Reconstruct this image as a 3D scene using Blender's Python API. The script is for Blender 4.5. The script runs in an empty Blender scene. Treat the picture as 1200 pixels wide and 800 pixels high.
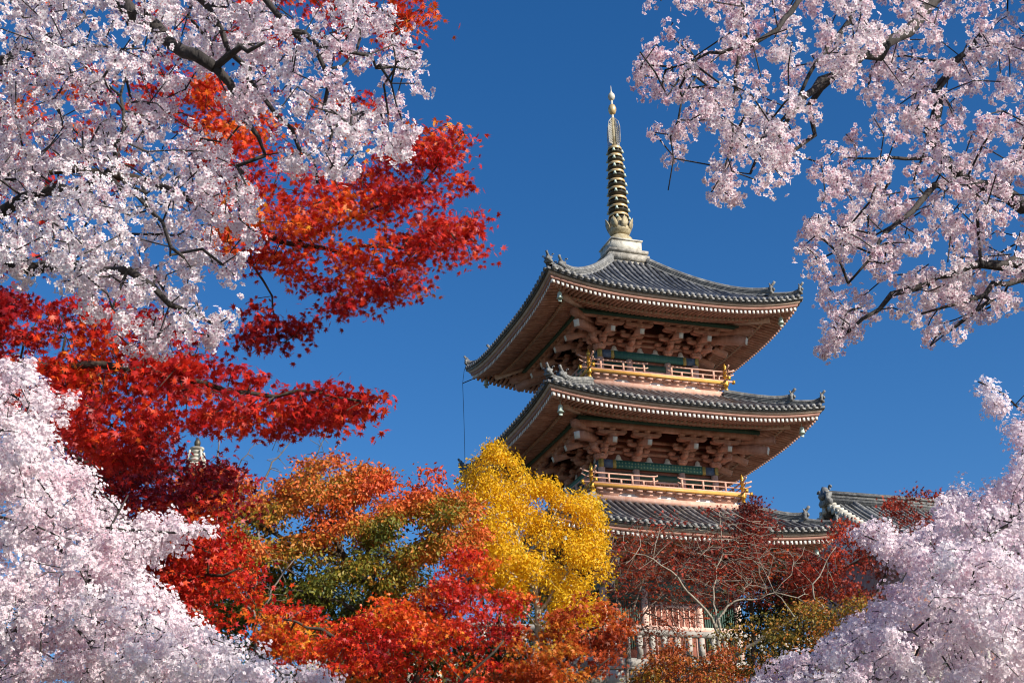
import bpy, math, random
import numpy as np
from mathutils import Matrix, Vector

R = math.radians
rng = np.random.default_rng(7)
random.seed(7)
sc = bpy.context.scene
COL = sc.collection

# ------------------------------------------------------------------ camera
FPX, PITCH, ROLL = 1729.2, 0.39871, 0.02861          # focal length in px of a 1200 px wide frame
cam_d = bpy.data.cameras.new('camera')
cam = bpy.data.objects.new('camera', cam_d); COL.objects.link(cam)
cam.matrix_world = Matrix.Rotation(math.pi/2 + PITCH, 4, 'X') @ Matrix.Rotation(-ROLL, 4, 'Z')
cam_d.sensor_width = 36.0; cam_d.lens = 36.0*FPX/1200.0
cam_d.clip_start = 0.05; cam_d.clip_end = 6000
sc.camera = cam

# ------------------------------------------------------------------ sky and sun
SUN_PHI, SUN_ELEV = R(54), R(30)                      # sun stands behind the camera to the right
SUN_DIR = Vector((math.sin(SUN_PHI)*math.cos(SUN_ELEV), -math.cos(SUN_PHI)*math.cos(SUN_ELEV), math.sin(SUN_ELEV)))
w = bpy.data.worlds.new('World'); sc.world = w; w.use_nodes = True
nt = w.node_tree; nt.nodes.clear()
sky = nt.nodes.new('ShaderNodeTexSky'); sky.sky_type = 'NISHITA'; sky.sun_disc = False
sky.sun_elevation = SUN_ELEV
sky.sun_rotation = math.atan2(SUN_DIR.x, SUN_DIR.y)
sky.altitude = 400; sky.air_density = 1.0; sky.dust_density = 0.6; sky.ozone_density = 4.0
hs = nt.nodes.new('ShaderNodeHueSaturation'); hs.inputs['Saturation'].default_value = 1.28; hs.inputs['Hue'].default_value = 0.505
bg = nt.nodes.new('ShaderNodeBackground'); bg.inputs['Strength'].default_value = 0.092
wo = nt.nodes.new('ShaderNodeOutputWorld')
nt.links.new(sky.outputs[0], hs.inputs['Color']); nt.links.new(hs.outputs[0], bg.inputs[0]); nt.links.new(bg.outputs[0], wo.inputs[0])
sun_d = bpy.data.lights.new('sun', 'SUN'); sun_d.energy = 5.0; sun_d.angle = R(0.5); sun_d.color = (1.0, 0.93, 0.82)
sun = bpy.data.objects.new('sun', sun_d); COL.objects.link(sun)
sun.rotation_euler = SUN_DIR.to_track_quat('Z', 'Y').to_euler()
vs = sc.view_settings
sc.display_settings.display_device = 'sRGB'
vs.view_transform = 'Standard'; vs.look = 'None'; vs.exposure = 0.55; vs.gamma = 1.0; vs.use_curve_mapping = False
sc.render.engine = 'CYCLES'; sc.cycles.pixel_filter_type = 'BLACKMAN_HARRIS'; sc.cycles.filter_width = 1.15
cy = sc.cycles
cy.max_bounces = 8; cy.diffuse_bounces = 6; cy.glossy_bounces = 2; cy.transmission_bounces = 6; cy.transparent_max_bounces = 4
cy.use_denoising = True
try: cy.denoiser = 'OPENIMAGEDENOISE'
except Exception: pass

# ------------------------------------------------------------------ helpers
def tag(o, label=None, cat=None, group=None, kind=None):
    if label: o['label'] = label
    if cat: o['category'] = cat
    if group: o['group'] = group
    if kind: o['kind'] = kind
    return o

def empty(name, loc, rz=0.0):
    o = bpy.data.objects.new(name, None); COL.objects.link(o)
    o.location = loc; o.rotation_euler = (0, 0, rz); o.empty_display_size = 0.3
    return o

class MB:
    """collects vertices and faces and links them as ONE mesh object"""
    def __init__(self): self.V = []; self.F = []; self.n = 0; self.A = []; self.MI = {}; self.cur = 0
    def add(self, v, f, a=None):
        v = np.asarray(v, float).reshape(-1, 3); f = np.asarray(f, int)
        self.V.append(v); self.F.append(f + self.n); self.n += len(v)
        self.A.append(np.zeros(len(v)) if a is None else np.asarray(a, float))
    def hexa(self, v):                                 # 8 corners: bottom loop then top loop
        self.add(v, [[3,2,1,0],[4,5,6,7],[0,1,5,4],[1,2,6,5],[2,3,7,6],[3,0,4,7]])
    def slot(self, i, fn):                             # faces made by fn get material slot i
        a = len(self.F); fn()
        for q in range(a, len(self.F)): self.MI[q] = i
    def box(self, x0, x1, y0, y1, z0, z1):
        self.hexa([(x0,y0,z0),(x1,y0,z0),(x1,y1,z0),(x0,y1,z0),(x0,y0,z1),(x1,y0,z1),(x1,y1,z1),(x0,y1,z1)])
    def obox(self, c, ax, ay, az):                     # centre and three half-axis vectors
        c, ax, ay, az = map(lambda q: np.asarray(q, float), (c, ax, ay, az))
        self.hexa([c-ax-ay-az, c+ax-ay-az, c+ax+ay-az, c-ax+ay-az, c-ax-ay+az, c+ax-ay+az, c+ax+ay+az, c-ax+ay+az])
    def beam(self, a, b, wd, h, up=(0,0,1)):
        a = np.asarray(a, float); b = np.asarray(b, float); t = b-a; L = np.linalg.norm(t); t /= L
        s = np.cross(t, up); s /= np.linalg.norm(s); u = np.cross(s, t)
        self.obox((a+b)/2, t*L/2, s*wd/2, u*h/2)
    def prism(self, pts, off):
        p = np.asarray(pts, float); o = np.asarray(off, float); n = len(p)
        self.V.append(np.concatenate([p, p+o]))
        base = self.n; self.n += 2*n; self.A.append(np.zeros(2*n))
        self.F.append(np.array([[base+i for i in range(n)]][0])[None, :])
        self.F.append(np.array([base+n+i for i in reversed(range(n))])[None, :])
        self.F.append(np.array([[base+i, base+n+i, base+n+(i+1) % n, base+(i+1) % n] for i in range(n)]))
    def grid(self, P):                                 # P (a,b,3)
        a, b = P.shape[:2]; idx = np.arange(a*b).reshape(a, b)
        f = np.stack([idx[:-1,:-1], idx[1:,:-1], idx[1:,1:], idx[:-1,1:]], -1).reshape(-1, 4)
        self.add(P.reshape(-1, 3), f)
    def tube(self, pts, rad, k=8, cap=True):
        P = np.asarray(pts, float); n = len(P); rad = np.broadcast_to(np.asarray(rad, float), (n,))
        T = np.gradient(P, axis=0) if n > 2 else np.repeat((P[1]-P[0])[None], 2, 0)
        T /= np.linalg.norm(T, axis=1)[:, None] + 1e-12
        m = np.abs(T.mean(0)); ref = np.eye(3)[int(np.argmin(m))]
        N = np.cross(T, ref); N /= np.linalg.norm(N, axis=1)[:, None] + 1e-12
        B = np.cross(T, N)
        a = np.arange(k)*2*math.pi/k
        ring = N[:, None]*np.cos(a)[None, :, None] + B[:, None]*np.sin(a)[None, :, None]
        V = P[:, None] + ring*rad[:, None, None]
        idx = np.arange(n*k).reshape(n, k); nx = np.roll(idx, -1, 1)
        f = np.stack([idx[:-1], nx[:-1], nx[1:], idx[1:]], -1).reshape(-1, 4)
        self.add(V.reshape(-1, 3), f)
        if cap:
            b = self.n - n*k
            self.F.append((np.arange(k)[::-1] + b)[None]); self.F.append((np.arange(k) + b + (n-1)*k)[None])
    def cyl(self, a, b, r0, r1=None, k=16):
        self.tube([a, b], [r0, r0 if r1 is None else r1], k)
    def lathe(self, prof, c=(0,0,0), k=24):            # prof list of (r,z)
        c = np.asarray(c, float)
        self.tube([c + (0,0,z) for r, z in prof], [max(r, 1e-3) for r, z in prof], k)
        return self
    def build(self, name, mat=None, parent=None, smooth=False, attr=False, loc=None):
        V = np.concatenate(self.V) if self.V else np.zeros((0, 3))
        me = bpy.data.meshes.new(name)
        me.vertices.add(len(V)); me.vertices.foreach_set('co', V.astype(np.float32).ravel())
        loops = np.concatenate([f.ravel() for f in self.F]).astype(np.int32)
        tot = np.concatenate([np.full(len(f), f.shape[1]) for f in self.F]).astype(np.int32)
        st = np.concatenate([[0], np.cumsum(tot)[:-1]]).astype(np.int32)
        me.loops.add(len(loops)); me.loops.foreach_set('vertex_index', loops)
        me.polygons.add(len(tot)); me.polygons.foreach_set('loop_start', st); me.polygons.foreach_set('loop_total', tot)
        if smooth: me.polygons.foreach_set('use_smooth', np.ones(len(tot), bool))
        me.update(calc_edges=True)
        if attr:
            a = me.attributes.new('tint', 'FLOAT', 'POINT'); a.data.foreach_set('value', np.concatenate(self.A).astype(np.float32))
        for q in (mat if isinstance(mat, (list, tuple)) else [mat]): me.materials.append(q)
        if self.MI:
            mi = np.concatenate([np.full(len(f), self.MI.get(i, 0)) for i, f in enumerate(self.F)]).astype(np.int32)
            me.polygons.foreach_set('material_index', mi)
        o = bpy.data.objects.new(name, me); COL.objects.link(o)
        if parent: o.parent = parent
        if loc: o.location = loc
        return o

def lerp(a, b, t): return a + (b-a)*t

# ------------------------------------------------------------------ materials
def new_mat(name):
    m = bpy.data.materials.new(name); m.use_nodes = True
    return m, m.node_tree, m.node_tree.nodes['Principled BSDF']

def mottled(name, c1, c2, scale=4.0, rough=0.7, bump=0.0, bscale=None, metal=0.0, detail=6.0, stretch=None, spec=0.4, c3=None):
    m, t, b = new_mat(name)
    tc = t.nodes.new('ShaderNodeTexCoord'); mp = t.nodes.new('ShaderNodeMapping')
    if stretch: mp.inputs['Scale'].default_value = stretch
    t.links.new(tc.outputs['Object'], mp.inputs[0])
    n = t.nodes.new('ShaderNodeTexNoise'); n.inputs['Scale'].default_value = scale; n.inputs['Detail'].default_value = detail; n.inputs['Roughness'].default_value = 0.65
    r = t.nodes.new('ShaderNodeValToRGB'); r.color_ramp.elements[0].position = 0.32; r.color_ramp.elements[1].position = 0.68
    r.color_ramp.elements[0].color = (*c1, 1); r.color_ramp.elements[1].color = (*c2, 1)
    if c3:
        e = r.color_ramp.elements.new(0.5); e.color = (*c3, 1)
    t.links.new(mp.outputs[0], n.inputs['Vector']); t.links.new(n.outputs['Fac'], r.inputs[0]); t.links.new(r.outputs[0], b.inputs['Base Color'])
    b.inputs['Roughness'].default_value = rough; b.inputs['Metallic'].default_value = metal; b.inputs['Specular IOR Level'].default_value = spec
    if bump:
        n2 = t.nodes.new('ShaderNodeTexNoise'); n2.inputs['Scale'].default_value = bscale or scale*4; n2.inputs['Detail'].default_value = 5
        bp = t.nodes.new('ShaderNodeBump'); bp.inputs['Strength'].default_value = bump; bp.inputs['Distance'].default_value = 0.03
        t.links.new(mp.outputs[0], n2.inputs['Vector']); t.links.new(n2.outputs['Fac'], bp.inputs['Height']); t.links.new(bp.outputs[0], b.inputs['Normal'])
    return m

def foliage(name, stops, trans=0.45, rough=0.55, spec=0.25, tcol=None):
    """leaf or petal material; the hue of each leaf comes from its own 'tint' number"""
    m, t, b = new_mat(name)
    at = t.nodes.new('ShaderNodeAttribute'); at.attribute_name = 'tint'
    r = t.nodes.new('ShaderNodeValToRGB')
    el = r.color_ramp.elements
    while len(el) > 1: el.remove(el[-1])
    el[0].position = stops[0][0]; el[0].color = (*stops[0][1], 1)
    for p, c in stops[1:]:
        e = el.new(p); e.color = (*c, 1)
    t.links.new(at.outputs['Fac'], r.inputs[0]); t.links.new(r.outputs[0], b.inputs['Base Color'])
    b.inputs['Roughness'].default_value = rough; b.inputs['Specular IOR Level'].default_value = spec
    tr = t.nodes.new('ShaderNodeBsdfTranslucent'); mx = t.nodes.new('ShaderNodeMixShader'); mx.inputs[0].default_value = trans
    t.links.new(r.outputs[0], tr.inputs[0])
    out = t.nodes['Material Output']
    t.links.new(b.outputs[0], mx.inputs[1]); t.links.new(tr.outputs[0], mx.inputs[2]); t.links.new(mx.outputs[0], out.inputs[0])
    return m

M = {}
M['wood'] = mottled('weathered_vermilion_wood', (.36,.155,.110), (.60,.330,.255), 3.4, .75, .35, 18, c3=(.48,.235,.170), stretch=(1,1,.4))
M['wood_brown'] = mottled('brown_red_eave_board', (.25,.115,.085), (.38,.20,.15), 2.5, .75, .25, 18)
M['board'] = mottled('shade_painted_red_boards', (.055,.022,.016), (.10,.042,.030), 2.0, .85, .2, 16)  # shade of the gaps between rafters painted into the board colour
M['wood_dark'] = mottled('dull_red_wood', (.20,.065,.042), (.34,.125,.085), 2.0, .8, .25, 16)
M['wood_pale'] = mottled('sun_bleached_vermilion_wood', (.56,.32,.24), (.76,.52,.43), 4.0, .7, .2, 20)
M['wood_tan'] = mottled('tan_eave_board', (.36,.25,.18), (.52,.38,.29), 3.0, .75, .2, 20)
M['rail'] = mottled('pink_orange_rail_paint', (.46,.235,.165), (.64,.40,.31), 5.0, .7, .2, 20)
M['ochre'] = mottled('ochre_painted_edge', (.52,.25,.05), (.66,.36,.09), 5.0, .5, .1, 20)
M['gilt'] = mottled('gilded_metal_caps', (.46,.23,.03), (.66,.38,.06), 6.0, .35, .1, 30, metal=.55)
M['white'] = mottled('white_plaster', (.66,.62,.58), (.80,.77,.73), 3.0, .85, .1)
M['tip'] = mottled('white_painted_beam_ends', (.70,.66,.60), (.82,.78,.72), 6.0, .8)
M['green'] = mottled('dark_green_paint', (.020,.060,.045), (.045,.105,.075), 3.0, .6)
M['tile'] = mottled('grey_roof_tiles', (.035,.038,.048), (.22,.215,.205), 2.6, .36, .35, 14, c3=(.075,.078,.088), spec=.6)
M['tile_pale'] = mottled('lichen_grey_ridge_tiles', (.085,.085,.088), (.30,.29,.265), 5, .6, .5, 22, c3=(.16,.16,.155))
M['tile_end'] = mottled('eave_tile_ends', (.07,.07,.072), (.27,.26,.24), 7, .5, .4, 26)
M['tile_dark'] = mottled('dark_tile_edge', (.035,.035,.038), (.085,.085,.088), 3.0, .5)
M['bronze'] = mottled('weathered_bronze', (.22,.18,.11), (.52,.47,.35), 6.0, .6, .3, 22, metal=.1, c3=(.38,.31,.18))
M['bronze_dark'] = mottled('dark_bronze', (.035,.035,.035), (.10,.085,.06), 6.0, .5, metal=.4)
M['gold_band'] = mottled('gilt_bronze_band', (.45,.29,.11), (.68,.52,.30), 5.0, .42, metal=.35)
M['verdigris'] = mottled('pale_verdigris', (.34,.44,.38), (.52,.60,.53), 6.0, .6)
M['stone_pale'] = mottled('pale_roofing_stone', (.22,.20,.17), (.60,.57,.49), 3.5, .8, .4, 20, c3=(.50,.47,.40))
M['stone_old'] = mottled('lichened_plinth_stone', (.14,.125,.10), (.46,.43,.37), 4.5, .85, .6, 16, c3=(.30,.275,.235))
M['stone'] = mottled('granite', (.20,.185,.16), (.42,.39,.33), 2.5, .85, .5, 14, c3=(.38,.35,.31))
M['stone_wall'] = mottled('fieldstone', (.20,.18,.15), (.50,.46,.38), 1.3, .9, .6, 9, c3=(.36,.33,.28))
M['iron'] = mottled('black_iron', (.012,.012,.013), (.03,.03,.03), 8, .5)
M['bark_cherry'] = mottled('cherry_bark', (.014,.011,.010), (.055,.046,.042), 9, .85, .7, 30, stretch=(1,1,.4))
M['bark_maple'] = mottled('maple_bark', (.020,.014,.010), (.07,.05,.034), 9, .85, .6, 30)
M['bark_pale'] = mottled('pale_grey_bark', (.26,.225,.17), (.52,.47,.38), 5, .85, .5, 24)
M['bark_bare'] = mottled('weathered_pale_bark', (.16,.135,.10), (.38,.33,.26), 6, .85, .5, 24)
M['bark_grey'] = mottled('grey_twig_bark', (.11,.085,.068), (.23,.18,.145), 5, .85, .4, 24)
M['bark_dark'] = mottled('dark_brown_bark', (.030,.022,.016), (.085,.062,.045), 6, .9, .5, 24)
M['earth'] = mottled('leaf_strewn_earth', (.075,.055,.035), (.17,.11,.06), .9, .95, .5, 6, c3=(.10,.09,.04))

def vary(m, lo, hi):
    t = m.node_tree; b = t.nodes['Principled BSDF']; src = b.inputs['Base Color'].links[0].from_socket
    g_ = t.nodes.new('ShaderNodeNewGeometry'); mr = t.nodes.new('ShaderNodeMapRange'); mr.inputs['To Min'].default_value = lo; mr.inputs['To Max'].default_value = hi
    mx = t.nodes.new('ShaderNodeMixRGB'); mx.blend_type = 'MULTIPLY'; mx.inputs[0].default_value = 1
    t.links.new(g_.outputs['Random Per Island'], mr.inputs['Value']); t.links.new(src, mx.inputs[1]); t.links.new(mr.outputs[0], mx.inputs[2]); t.links.new(mx.outputs[0], b.inputs['Base Color'])
vary(M['tile'], .55, 1.55); vary(M['tile_end'], .6, 1.4); vary(M['wood'], .82, 1.15); vary(M['tip'], .7, 1.1); vary(M['stone_wall'], .6, 1.3); vary(M['wood_pale'], .86, 1.1)
def beam_paint():
    m, t, b = new_mat('patterned_green_beam')
    tc = t.nodes.new('ShaderNodeTexCoord'); mp = t.nodes.new('ShaderNodeMapping'); mp.inputs['Scale'].default_value = (1, 1, 1)
    t.links.new(tc.outputs['Object'], mp.inputs[0])
    v = t.nodes.new('ShaderNodeTexVoronoi'); v.inputs['Scale'].default_value = 7.5; v.inputs['Randomness'].default_value = .25
    r = t.nodes.new('ShaderNodeValToRGB'); el = r.color_ramp.elements
    el[0].position = .12; el[0].color = (.30,.42,.26,1); el[1].position = .3; el[1].color = (.035,.165,.125,1)
    e = el.new(.75); e.color = (.02,.10,.105,1)
    t.links.new(mp.outputs[0], v.inputs['Vector']); t.links.new(v.outputs['Distance'], r.inputs[0]); t.links.new(r.outputs[0], b.inputs['Base Color'])
    b.inputs['Roughness'].default_value = .6
    return m
M['beam'] = beam_paint()
M['beam_blue'] = mottled('blue_painted_beam_end', (.04,.075,.15), (.10,.15,.22), 6, .6)
M['beam_yellow'] = mottled('yellow_painted_band', (.28,.22,.06), (.42,.34,.10), 6, .6)

# ------------------------------------------------------------------ pixel rays of the photograph (1200 x 800) -> places in the world
def ray(px, py):
    px = np.asarray(px, float); py = np.asarray(py, float)
    X = px-600; Y = 400-py; c, s = math.cos(ROLL), math.sin(ROLL)
    ix = c*X+s*Y; iy = -s*X+c*Y; c, s = math.cos(PITCH), math.sin(PITCH)
    return np.stack([ix, FPX*c-iy*s, FPX*s+iy*c], -1)/FPX
def at(px, py, y):                                     # the point at world distance y
    r = ray(px, py); return r*(np.asarray(y, float)/r[..., 1])[..., None]

def to_picture(P):
    c, s = math.cos(PITCH), math.sin(PITCH); d = P[:,1]*c+P[:,2]*s; u = -P[:,1]*s+P[:,2]*c
    ix = FPX*P[:,0]/d; iy = FPX*u/d; c, s = math.cos(ROLL), math.sin(ROLL)
    return 600+c*ix-s*iy, 400-(s*ix+c*iy), d
def crown_beyond(c, rad, n, seed, m=22):
    """the rest of a crown that reaches outside the photograph"""
    r = np.random.default_rng(seed); d = r.normal(size=(n, 3)); d /= np.linalg.norm(d, axis=1)[:, None]
    P = np.asarray(c) + d*np.asarray(rad)*(r.uniform(.25, 1, (n, 1))**.5); x, y, z = to_picture(P)
    return P[(x < -m) | (x > 1200+m) | (y < -m) | (y > 800+m) | (z < .3)]
# ------------------------------------------------------------------ ground
CX, CY, ZG, TH = 4.8752, 58.0467, 9.0, -0.45602 + math.pi/4
def to_local(x, y):
    dx, dy = x-CX, y-CY; c, s = math.cos(TH), math.sin(TH)
    return c*dx+s*dy, -s*dx+c*dy                       # u, and y local (front is -y)
def zground(x, y):
    x = np.asarray(x, float); y = np.asarray(y, float)
    t = np.clip((y-8)/52, 0, 1); z = -1.6 + 10.4*t*t*(3-2*t)
    z = z + .12*np.sin(x*.7+y*.3)*np.clip(y/20, 0, 1)
    u, v = to_local(x, y)
    return np.where((np.abs(u) < 15) & (v > -7.9) & (v < 40), ZG, z)
g = MB()
gx = np.concatenate([-np.geomspace(60, 4000, 14)[::-1], np.linspace(-50, 50, 101), np.geomspace(60, 4000, 14)])
gy = np.concatenate([-np.geomspace(20, 3000, 12)[::-1], np.linspace(-14, 90, 105), np.geomspace(100, 4500, 14)])
GX, GY = np.meshgrid(gx, gy, indexing='ij')
g.grid(np.stack([GX, GY, zground(GX, GY)], -1))
tag(g.build('ground', M['earth'], smooth=True), kind='structure')

# ------------------------------------------------------------------ pagoda
pag = tag(empty('pagoda', (CX, CY, ZG), TH), 'tall vermilion wooden pagoda with grey tiled roofs and a bronze spire', 'pagoda')
def F(k, u, d, z):
    """face coordinates: u along the face, d outwards from the axis, world height z -> local xyz"""
    u, d, z = np.broadcast_arrays(*map(lambda q: np.asarray(q, float), (u, d, z)))
    x, y = u, -d
    for _ in range(k): x, y = -y, x
    return np.stack([x, y, z-ZG], -1)
def fbox(mb, k, u0, u1, d0, d1, z0, z1):
    mb.hexa(F(k, [u0,u1,u1,u0]*2, [d1,d1,d0,d0]*2, [z0]*4+[z1]*4))
def sweep(mb, k, sec, lift, n=36):
    """a mitred band along the whole eave; sec = closed loop of (d,z)"""
    t = np.linspace(-1, 1, n+1); m = len(sec)
    d = np.array([q[0] for q in sec])[:, None]; z = np.array([q[1] for q in sec])[:, None]
    u = t[None]*d; P = F(k, u, d+0*u, z+lift(u))
    P = np.concatenate([P, P[:1]], 0); mb.grid(P)

# storeys: eave half width, eave mid height (lower edge of tiles), corner lift, wall half width, beam top, roof top (d,z), roof concavity
ST = [dict(W=5.798, ze=14.46, L=.32, hw=2.78, zb=13.22, dt=3.12, zt=16.12, a=.80, zf=10.0, bal=None),
      dict(W=5.767, ze=19.30, L=.42, hw=2.45, zb=18.05, dt=2.92, zt=20.90, a=.80, zf=16.75, bal=3.298),
      dict(W=5.500, ze=23.95, L=.56, hw=2.13, zb=22.85, dt=.86, zt=27.62, a=.58, zf=21.55, bal=3.083)]
ONI = [(-.20,0),(-.26,.10),(-.17,.18),(-.25,.30),(-.13,.33),(-.10,.42),(0,.50),(.10,.42),(.13,.33),(.25,.30),(.17,.18),(.26,.10),(.20,0)]

def ornament(parent, p, dirv, s=1.0, name='ridge_end_tile', bar=True):
    """horned ridge-end tile with an upturned round tile over it, facing dirv"""
    mb = MB(); dirv = np.asarray(dirv, float); dirv /= np.linalg.norm(dirv); sd = np.cross(dirv, (0,0,1)); p = np.asarray(p, float)
    mb.prism([p + sd*x*s + np.array([0,0,z*s]) for x, z in ONI], dirv*.13*s)
    if bar: mb.tube([p + dirv*(.05+q*.07)*s + np.array([0,0,(.44+.03*q+.012*q*q)*s]) for q in range(4)], .07*s, 8)
    c0 = p + dirv*.15*s + np.array([0,0,.24*s])
    mb.tube([c0, c0+dirv*.08*s], [.11*s, .06*s], 8)
    for q in (-1, 1):
        a = np.linspace(0, 4.6, 9)
        mb.tube([p + dirv*.07*s + sd*q*(.27+.07*math.cos(x)*(1-x/7))*s + np.array([0,0,(.40+.07*math.sin(x)*(1-x/7))*s]) for x in a], .030*s, 5)
    return mb.build(name, M['tile_pale'], parent)

def roof(si):
    S = ST[si]; W, ze, L, hw, dt, zt, a = S['W'], S['ze'], S['L'], S['hw'], S['dt'], S['zt'], S['a']
    lift = lambda u: L*(np.abs(u)/W)**3
    z0 = ze + .13
    def ztop(d):
        s = np.clip((W-np.asarray(d, float))/(W-dt), 0, 1); return z0 + (zt-z0)*(a*s+(1-a)*s*s)
    # the tiled slopes with courses of flat tiles
    mb = MB()
    for k in range(4):
        ds = []; zs = []
        nrow = int((W-dt)/.26)
        e = np.linspace(W, dt, nrow+1)
        for i in range(nrow):
            ds += [e[i], e[i+1]]; zs += [float(ztop(e[i])), float(ztop(e[i+1]))-.028]
        d = np.array(ds)[:, None]; t = np.linspace(-1, 1, 41)[None]; u = t*d
        mb.grid(F(k, u, d+0*u, np.array(zs)[:, None]+lift(u)))
    rf = mb.build('roof', M['tile'], pag)
    # rows of round tiles
    nt_ = 41; sp = 2*(W-.12)/nt_
    ang = np.linspace(-.15*math.pi, 1.15*math.pi, 7); rr = .078
    for k in range(4):
        row = MB(); disc = MB()
        for i in range(nt_):
            u0 = -W+.12+sp*(i+.5); d1 = max(dt, abs(u0)+.05)
            if W-d1 < .15: continue
            d = np.linspace(W+.05, d1, max(3, int((W-d1)/.3)))[:, None]
            uu = u0 + rr*np.cos(ang)[None]; zz = ztop(d)+lift(u0)+.02+rr*np.sin(ang)[None]
            row.grid(F(k, uu+0*d, d+0*uu, zz))
            zc = z0+float(lift(u0))+.015
            c = np.arange(10)*2*math.pi/10
            P = F(k, u0+.088*np.cos(c), W+.075, zc+.088*np.sin(c)); Q = F(k, u0+.088*np.cos(c), W-.05, zc+.088*np.sin(c))
            disc.prism(P, (Q-P)[0])
            P = F(k, u0+.05*np.cos(c), W+.09, zc+.05*np.sin(c)); Q = F(k, u0+.05*np.cos(c), W+.07, zc+.05*np.sin(c))
            disc.prism(P, (Q-P)[0])
            # curved pendant tile between the discs
            if i < nt_-1:
                q = np.linspace(-.5, .5, 7); uu = u0+sp/2+q*sp*.74
                lo = zc-.085+.035*(4*q*q); P = np.stack([F(k, uu, W+.04, lo), F(k, uu, W+.04, zc-.02+.02*4*q*q)])
                disc.grid(P)
        row.build('round_tile_rows', M['tile'], rf, smooth=True)
        disc.build('eave_tile_ends', M['tile_end'], rf)
    # dark tile bed, two eave boards
    b = MB()
    for k in range(4): sweep(b, k, [(W-.10, ze), (W, ze+.005), (W, ze+.12), (W-.3, ze+.20)], lift)
    b.build('tile_bed', M['tile_dark'], rf)
    b = MB()
    for k in range(4): sweep(b, k, [(W-.3, ze-.09), (W-.12, ze-.09), (W-.07, ze-.002), (W-.3, ze-.002)], lift)
    b.build('upper_eave_board', M['wood_tan'], rf)
    b = MB()
    for k in range(4): sweep(b, k, [(W-.4, ze-.215), (W-.19, ze-.215), (W-.155, ze-.093), (W-.4, ze-.093)], lift)
    b.build('lower_eave_board', M['wood_brown'], rf)
    # rafters in two tiers
    zr = lambda d: np.where(d > W-1.2, ze-.27+.16*(W-.2-d), ze-.11+.26*(W-1.2-d))
    dp = hw+.35
    soff = MB()
    nr = int(2*(W-.25)/.185); us = np.linspace(-(W-.30), W-.30, nr)
    for k in range(4):
        fly = MB(); base = MB()
        for u0 in us:
            h = .085; wd = .048; l0 = float(lift(u0))
            do = W-.24; di = max(W-1.22, abs(u0))
            if do-di > .05:
                zo, zi = float(zr(do))+l0, float(zr(W-1.2) if di < W-1.2 else zr(di))+l0
                fly.hexa(F(k, [u0-wd,u0+wd,u0+wd,u0-wd]*2, [do,do,di,di]*2, [zo-h,zo-h,zi-h,zi-h,zo+h,zo+h,zi+h,zi+h]))
                fly.slot(1, lambda: fly.hexa(F(k, [u0-wd*1.1,u0+wd*1.1,u0+wd*1.1,u0-wd*1.1]*2, [do+.014,do+.014,do+.001,do+.001]*2, [zo-h*1.1]*4+[zo+h*1.0]*4)))
            do = W-1.12; di = max(dp, abs(u0))
            if do-di > .05:
                f = lambda d: ze-.20+.26*(W-1.12-d)+l0
                zo, zi = f(do), f(di)
                base.hexa(F(k, [u0-wd,u0+wd,u0+wd,u0-wd]*2, [do,do,di,di]*2, [zo-h,zo-h,zi-h,zi-h,zo+h,zo+h,zi+h,zi+h]))
        fly.build('flying_rafter_row', [M['wood'], M['tip']], rf); base.build('base_rafter_row', M['wood'], rf)
        d = np.array([W-.25, W-1.2])[:, None]; t = np.linspace(-1, 1, 31)[None]; u = t*d
        soff.grid(F(k, u, d+0*u, zr(d)+.075+lift(u)))
        d = np.array([W-1.18, dp])[:, None]; u = t*d
        soff.grid(F(k, u, d+0*u, ze-.19+.26*(W-1.12-d)+.075+lift(u)))
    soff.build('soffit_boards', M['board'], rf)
    b = MB()
    for k in range(4): sweep(b, k, [(W-1.22, ze-.265), (W-1.13, ze-.265), (W-1.13, ze-.175), (W-1.22, ze-.175)], lift)
    b.build('rafter_beam', M['wood_tan'], rf)
    # hip rafters, hip ridges, bells at the four corners
    for k in range(4):
        dg = np.array(F(k, -1, 1, ZG)); dg /= np.linalg.norm(dg)            # outward diagonal
        hip = lambda d, z: np.array(F(k, -d, d, z))
        h = MB()
        zc = ze+L
        h.beam(hip(W-1.5, ze-.12+.25), hip(W-.30, zc-.30), .17, .20)
        h.beam(hip(hw+.3, ze+.35), hip(W-1.05, ze-.22+.19), .20, .22)
        h.build('hip_rafter', M['wood_pale'], rf)
        # ridge: a long one that stops short and a lower one that runs out to the corner
        for (dA, dB, hh, ww) in ((dt+.0, W-.95, .30, .15), (W-1.0, W-.10, .20, .13)):
            ds = np.linspace(dA, dB, 14); rd = MB()
            zz = np.array([float(ztop(q))+float(lift(q)) for q in ds]); zz[-4:] += np.array([.01,.03,.06,.11])
            sd = np.cross(dg, (0,0,1))
            half = [(ww,-.05),(ww,hh*.10)]
            for c_ in range(3):
                z_ = hh*(.12+.2*c_); half += [(ww*.86, z_), (ww*.86, z_+hh*.09), (ww*1.02, z_+hh*.095), (ww*1.02, z_+hh*.18)]
            half += [(ww*.62,hh*.74),(ww*.66,hh*.92),(ww*.42,hh*1.12),(0,hh*1.20)]
            secs = [(-x, z) for x, z in half] + half[::-1][1:]
            P = np.array([[hip(q, z+s[1]) + sd*s[0] for s in secs] for q, z in zip(ds, zz)])
            rd.grid(P); rd.prism(P[-1], dg*.02)
            ro = rd.build('hip_ridge', M['tile_pale'], rf)
            ornament(rf, hip(dB, zz[-1]+.02)+dg*.02, dg, .85 if dB < W-.5 else .72)
        # bell
        pb = hip(W-.72, zc-.52); bl = MB()
        bl.cyl(pb+(0,0,-.14), pb+(0,0,.22), .012, k=6)
        bl.lathe([(.02,-.06),(.07,-.08),(.085,-.12),(.095,-.22),(.105,-.30),(.135,-.345),(.12,-.35)], pb, 14)
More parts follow.
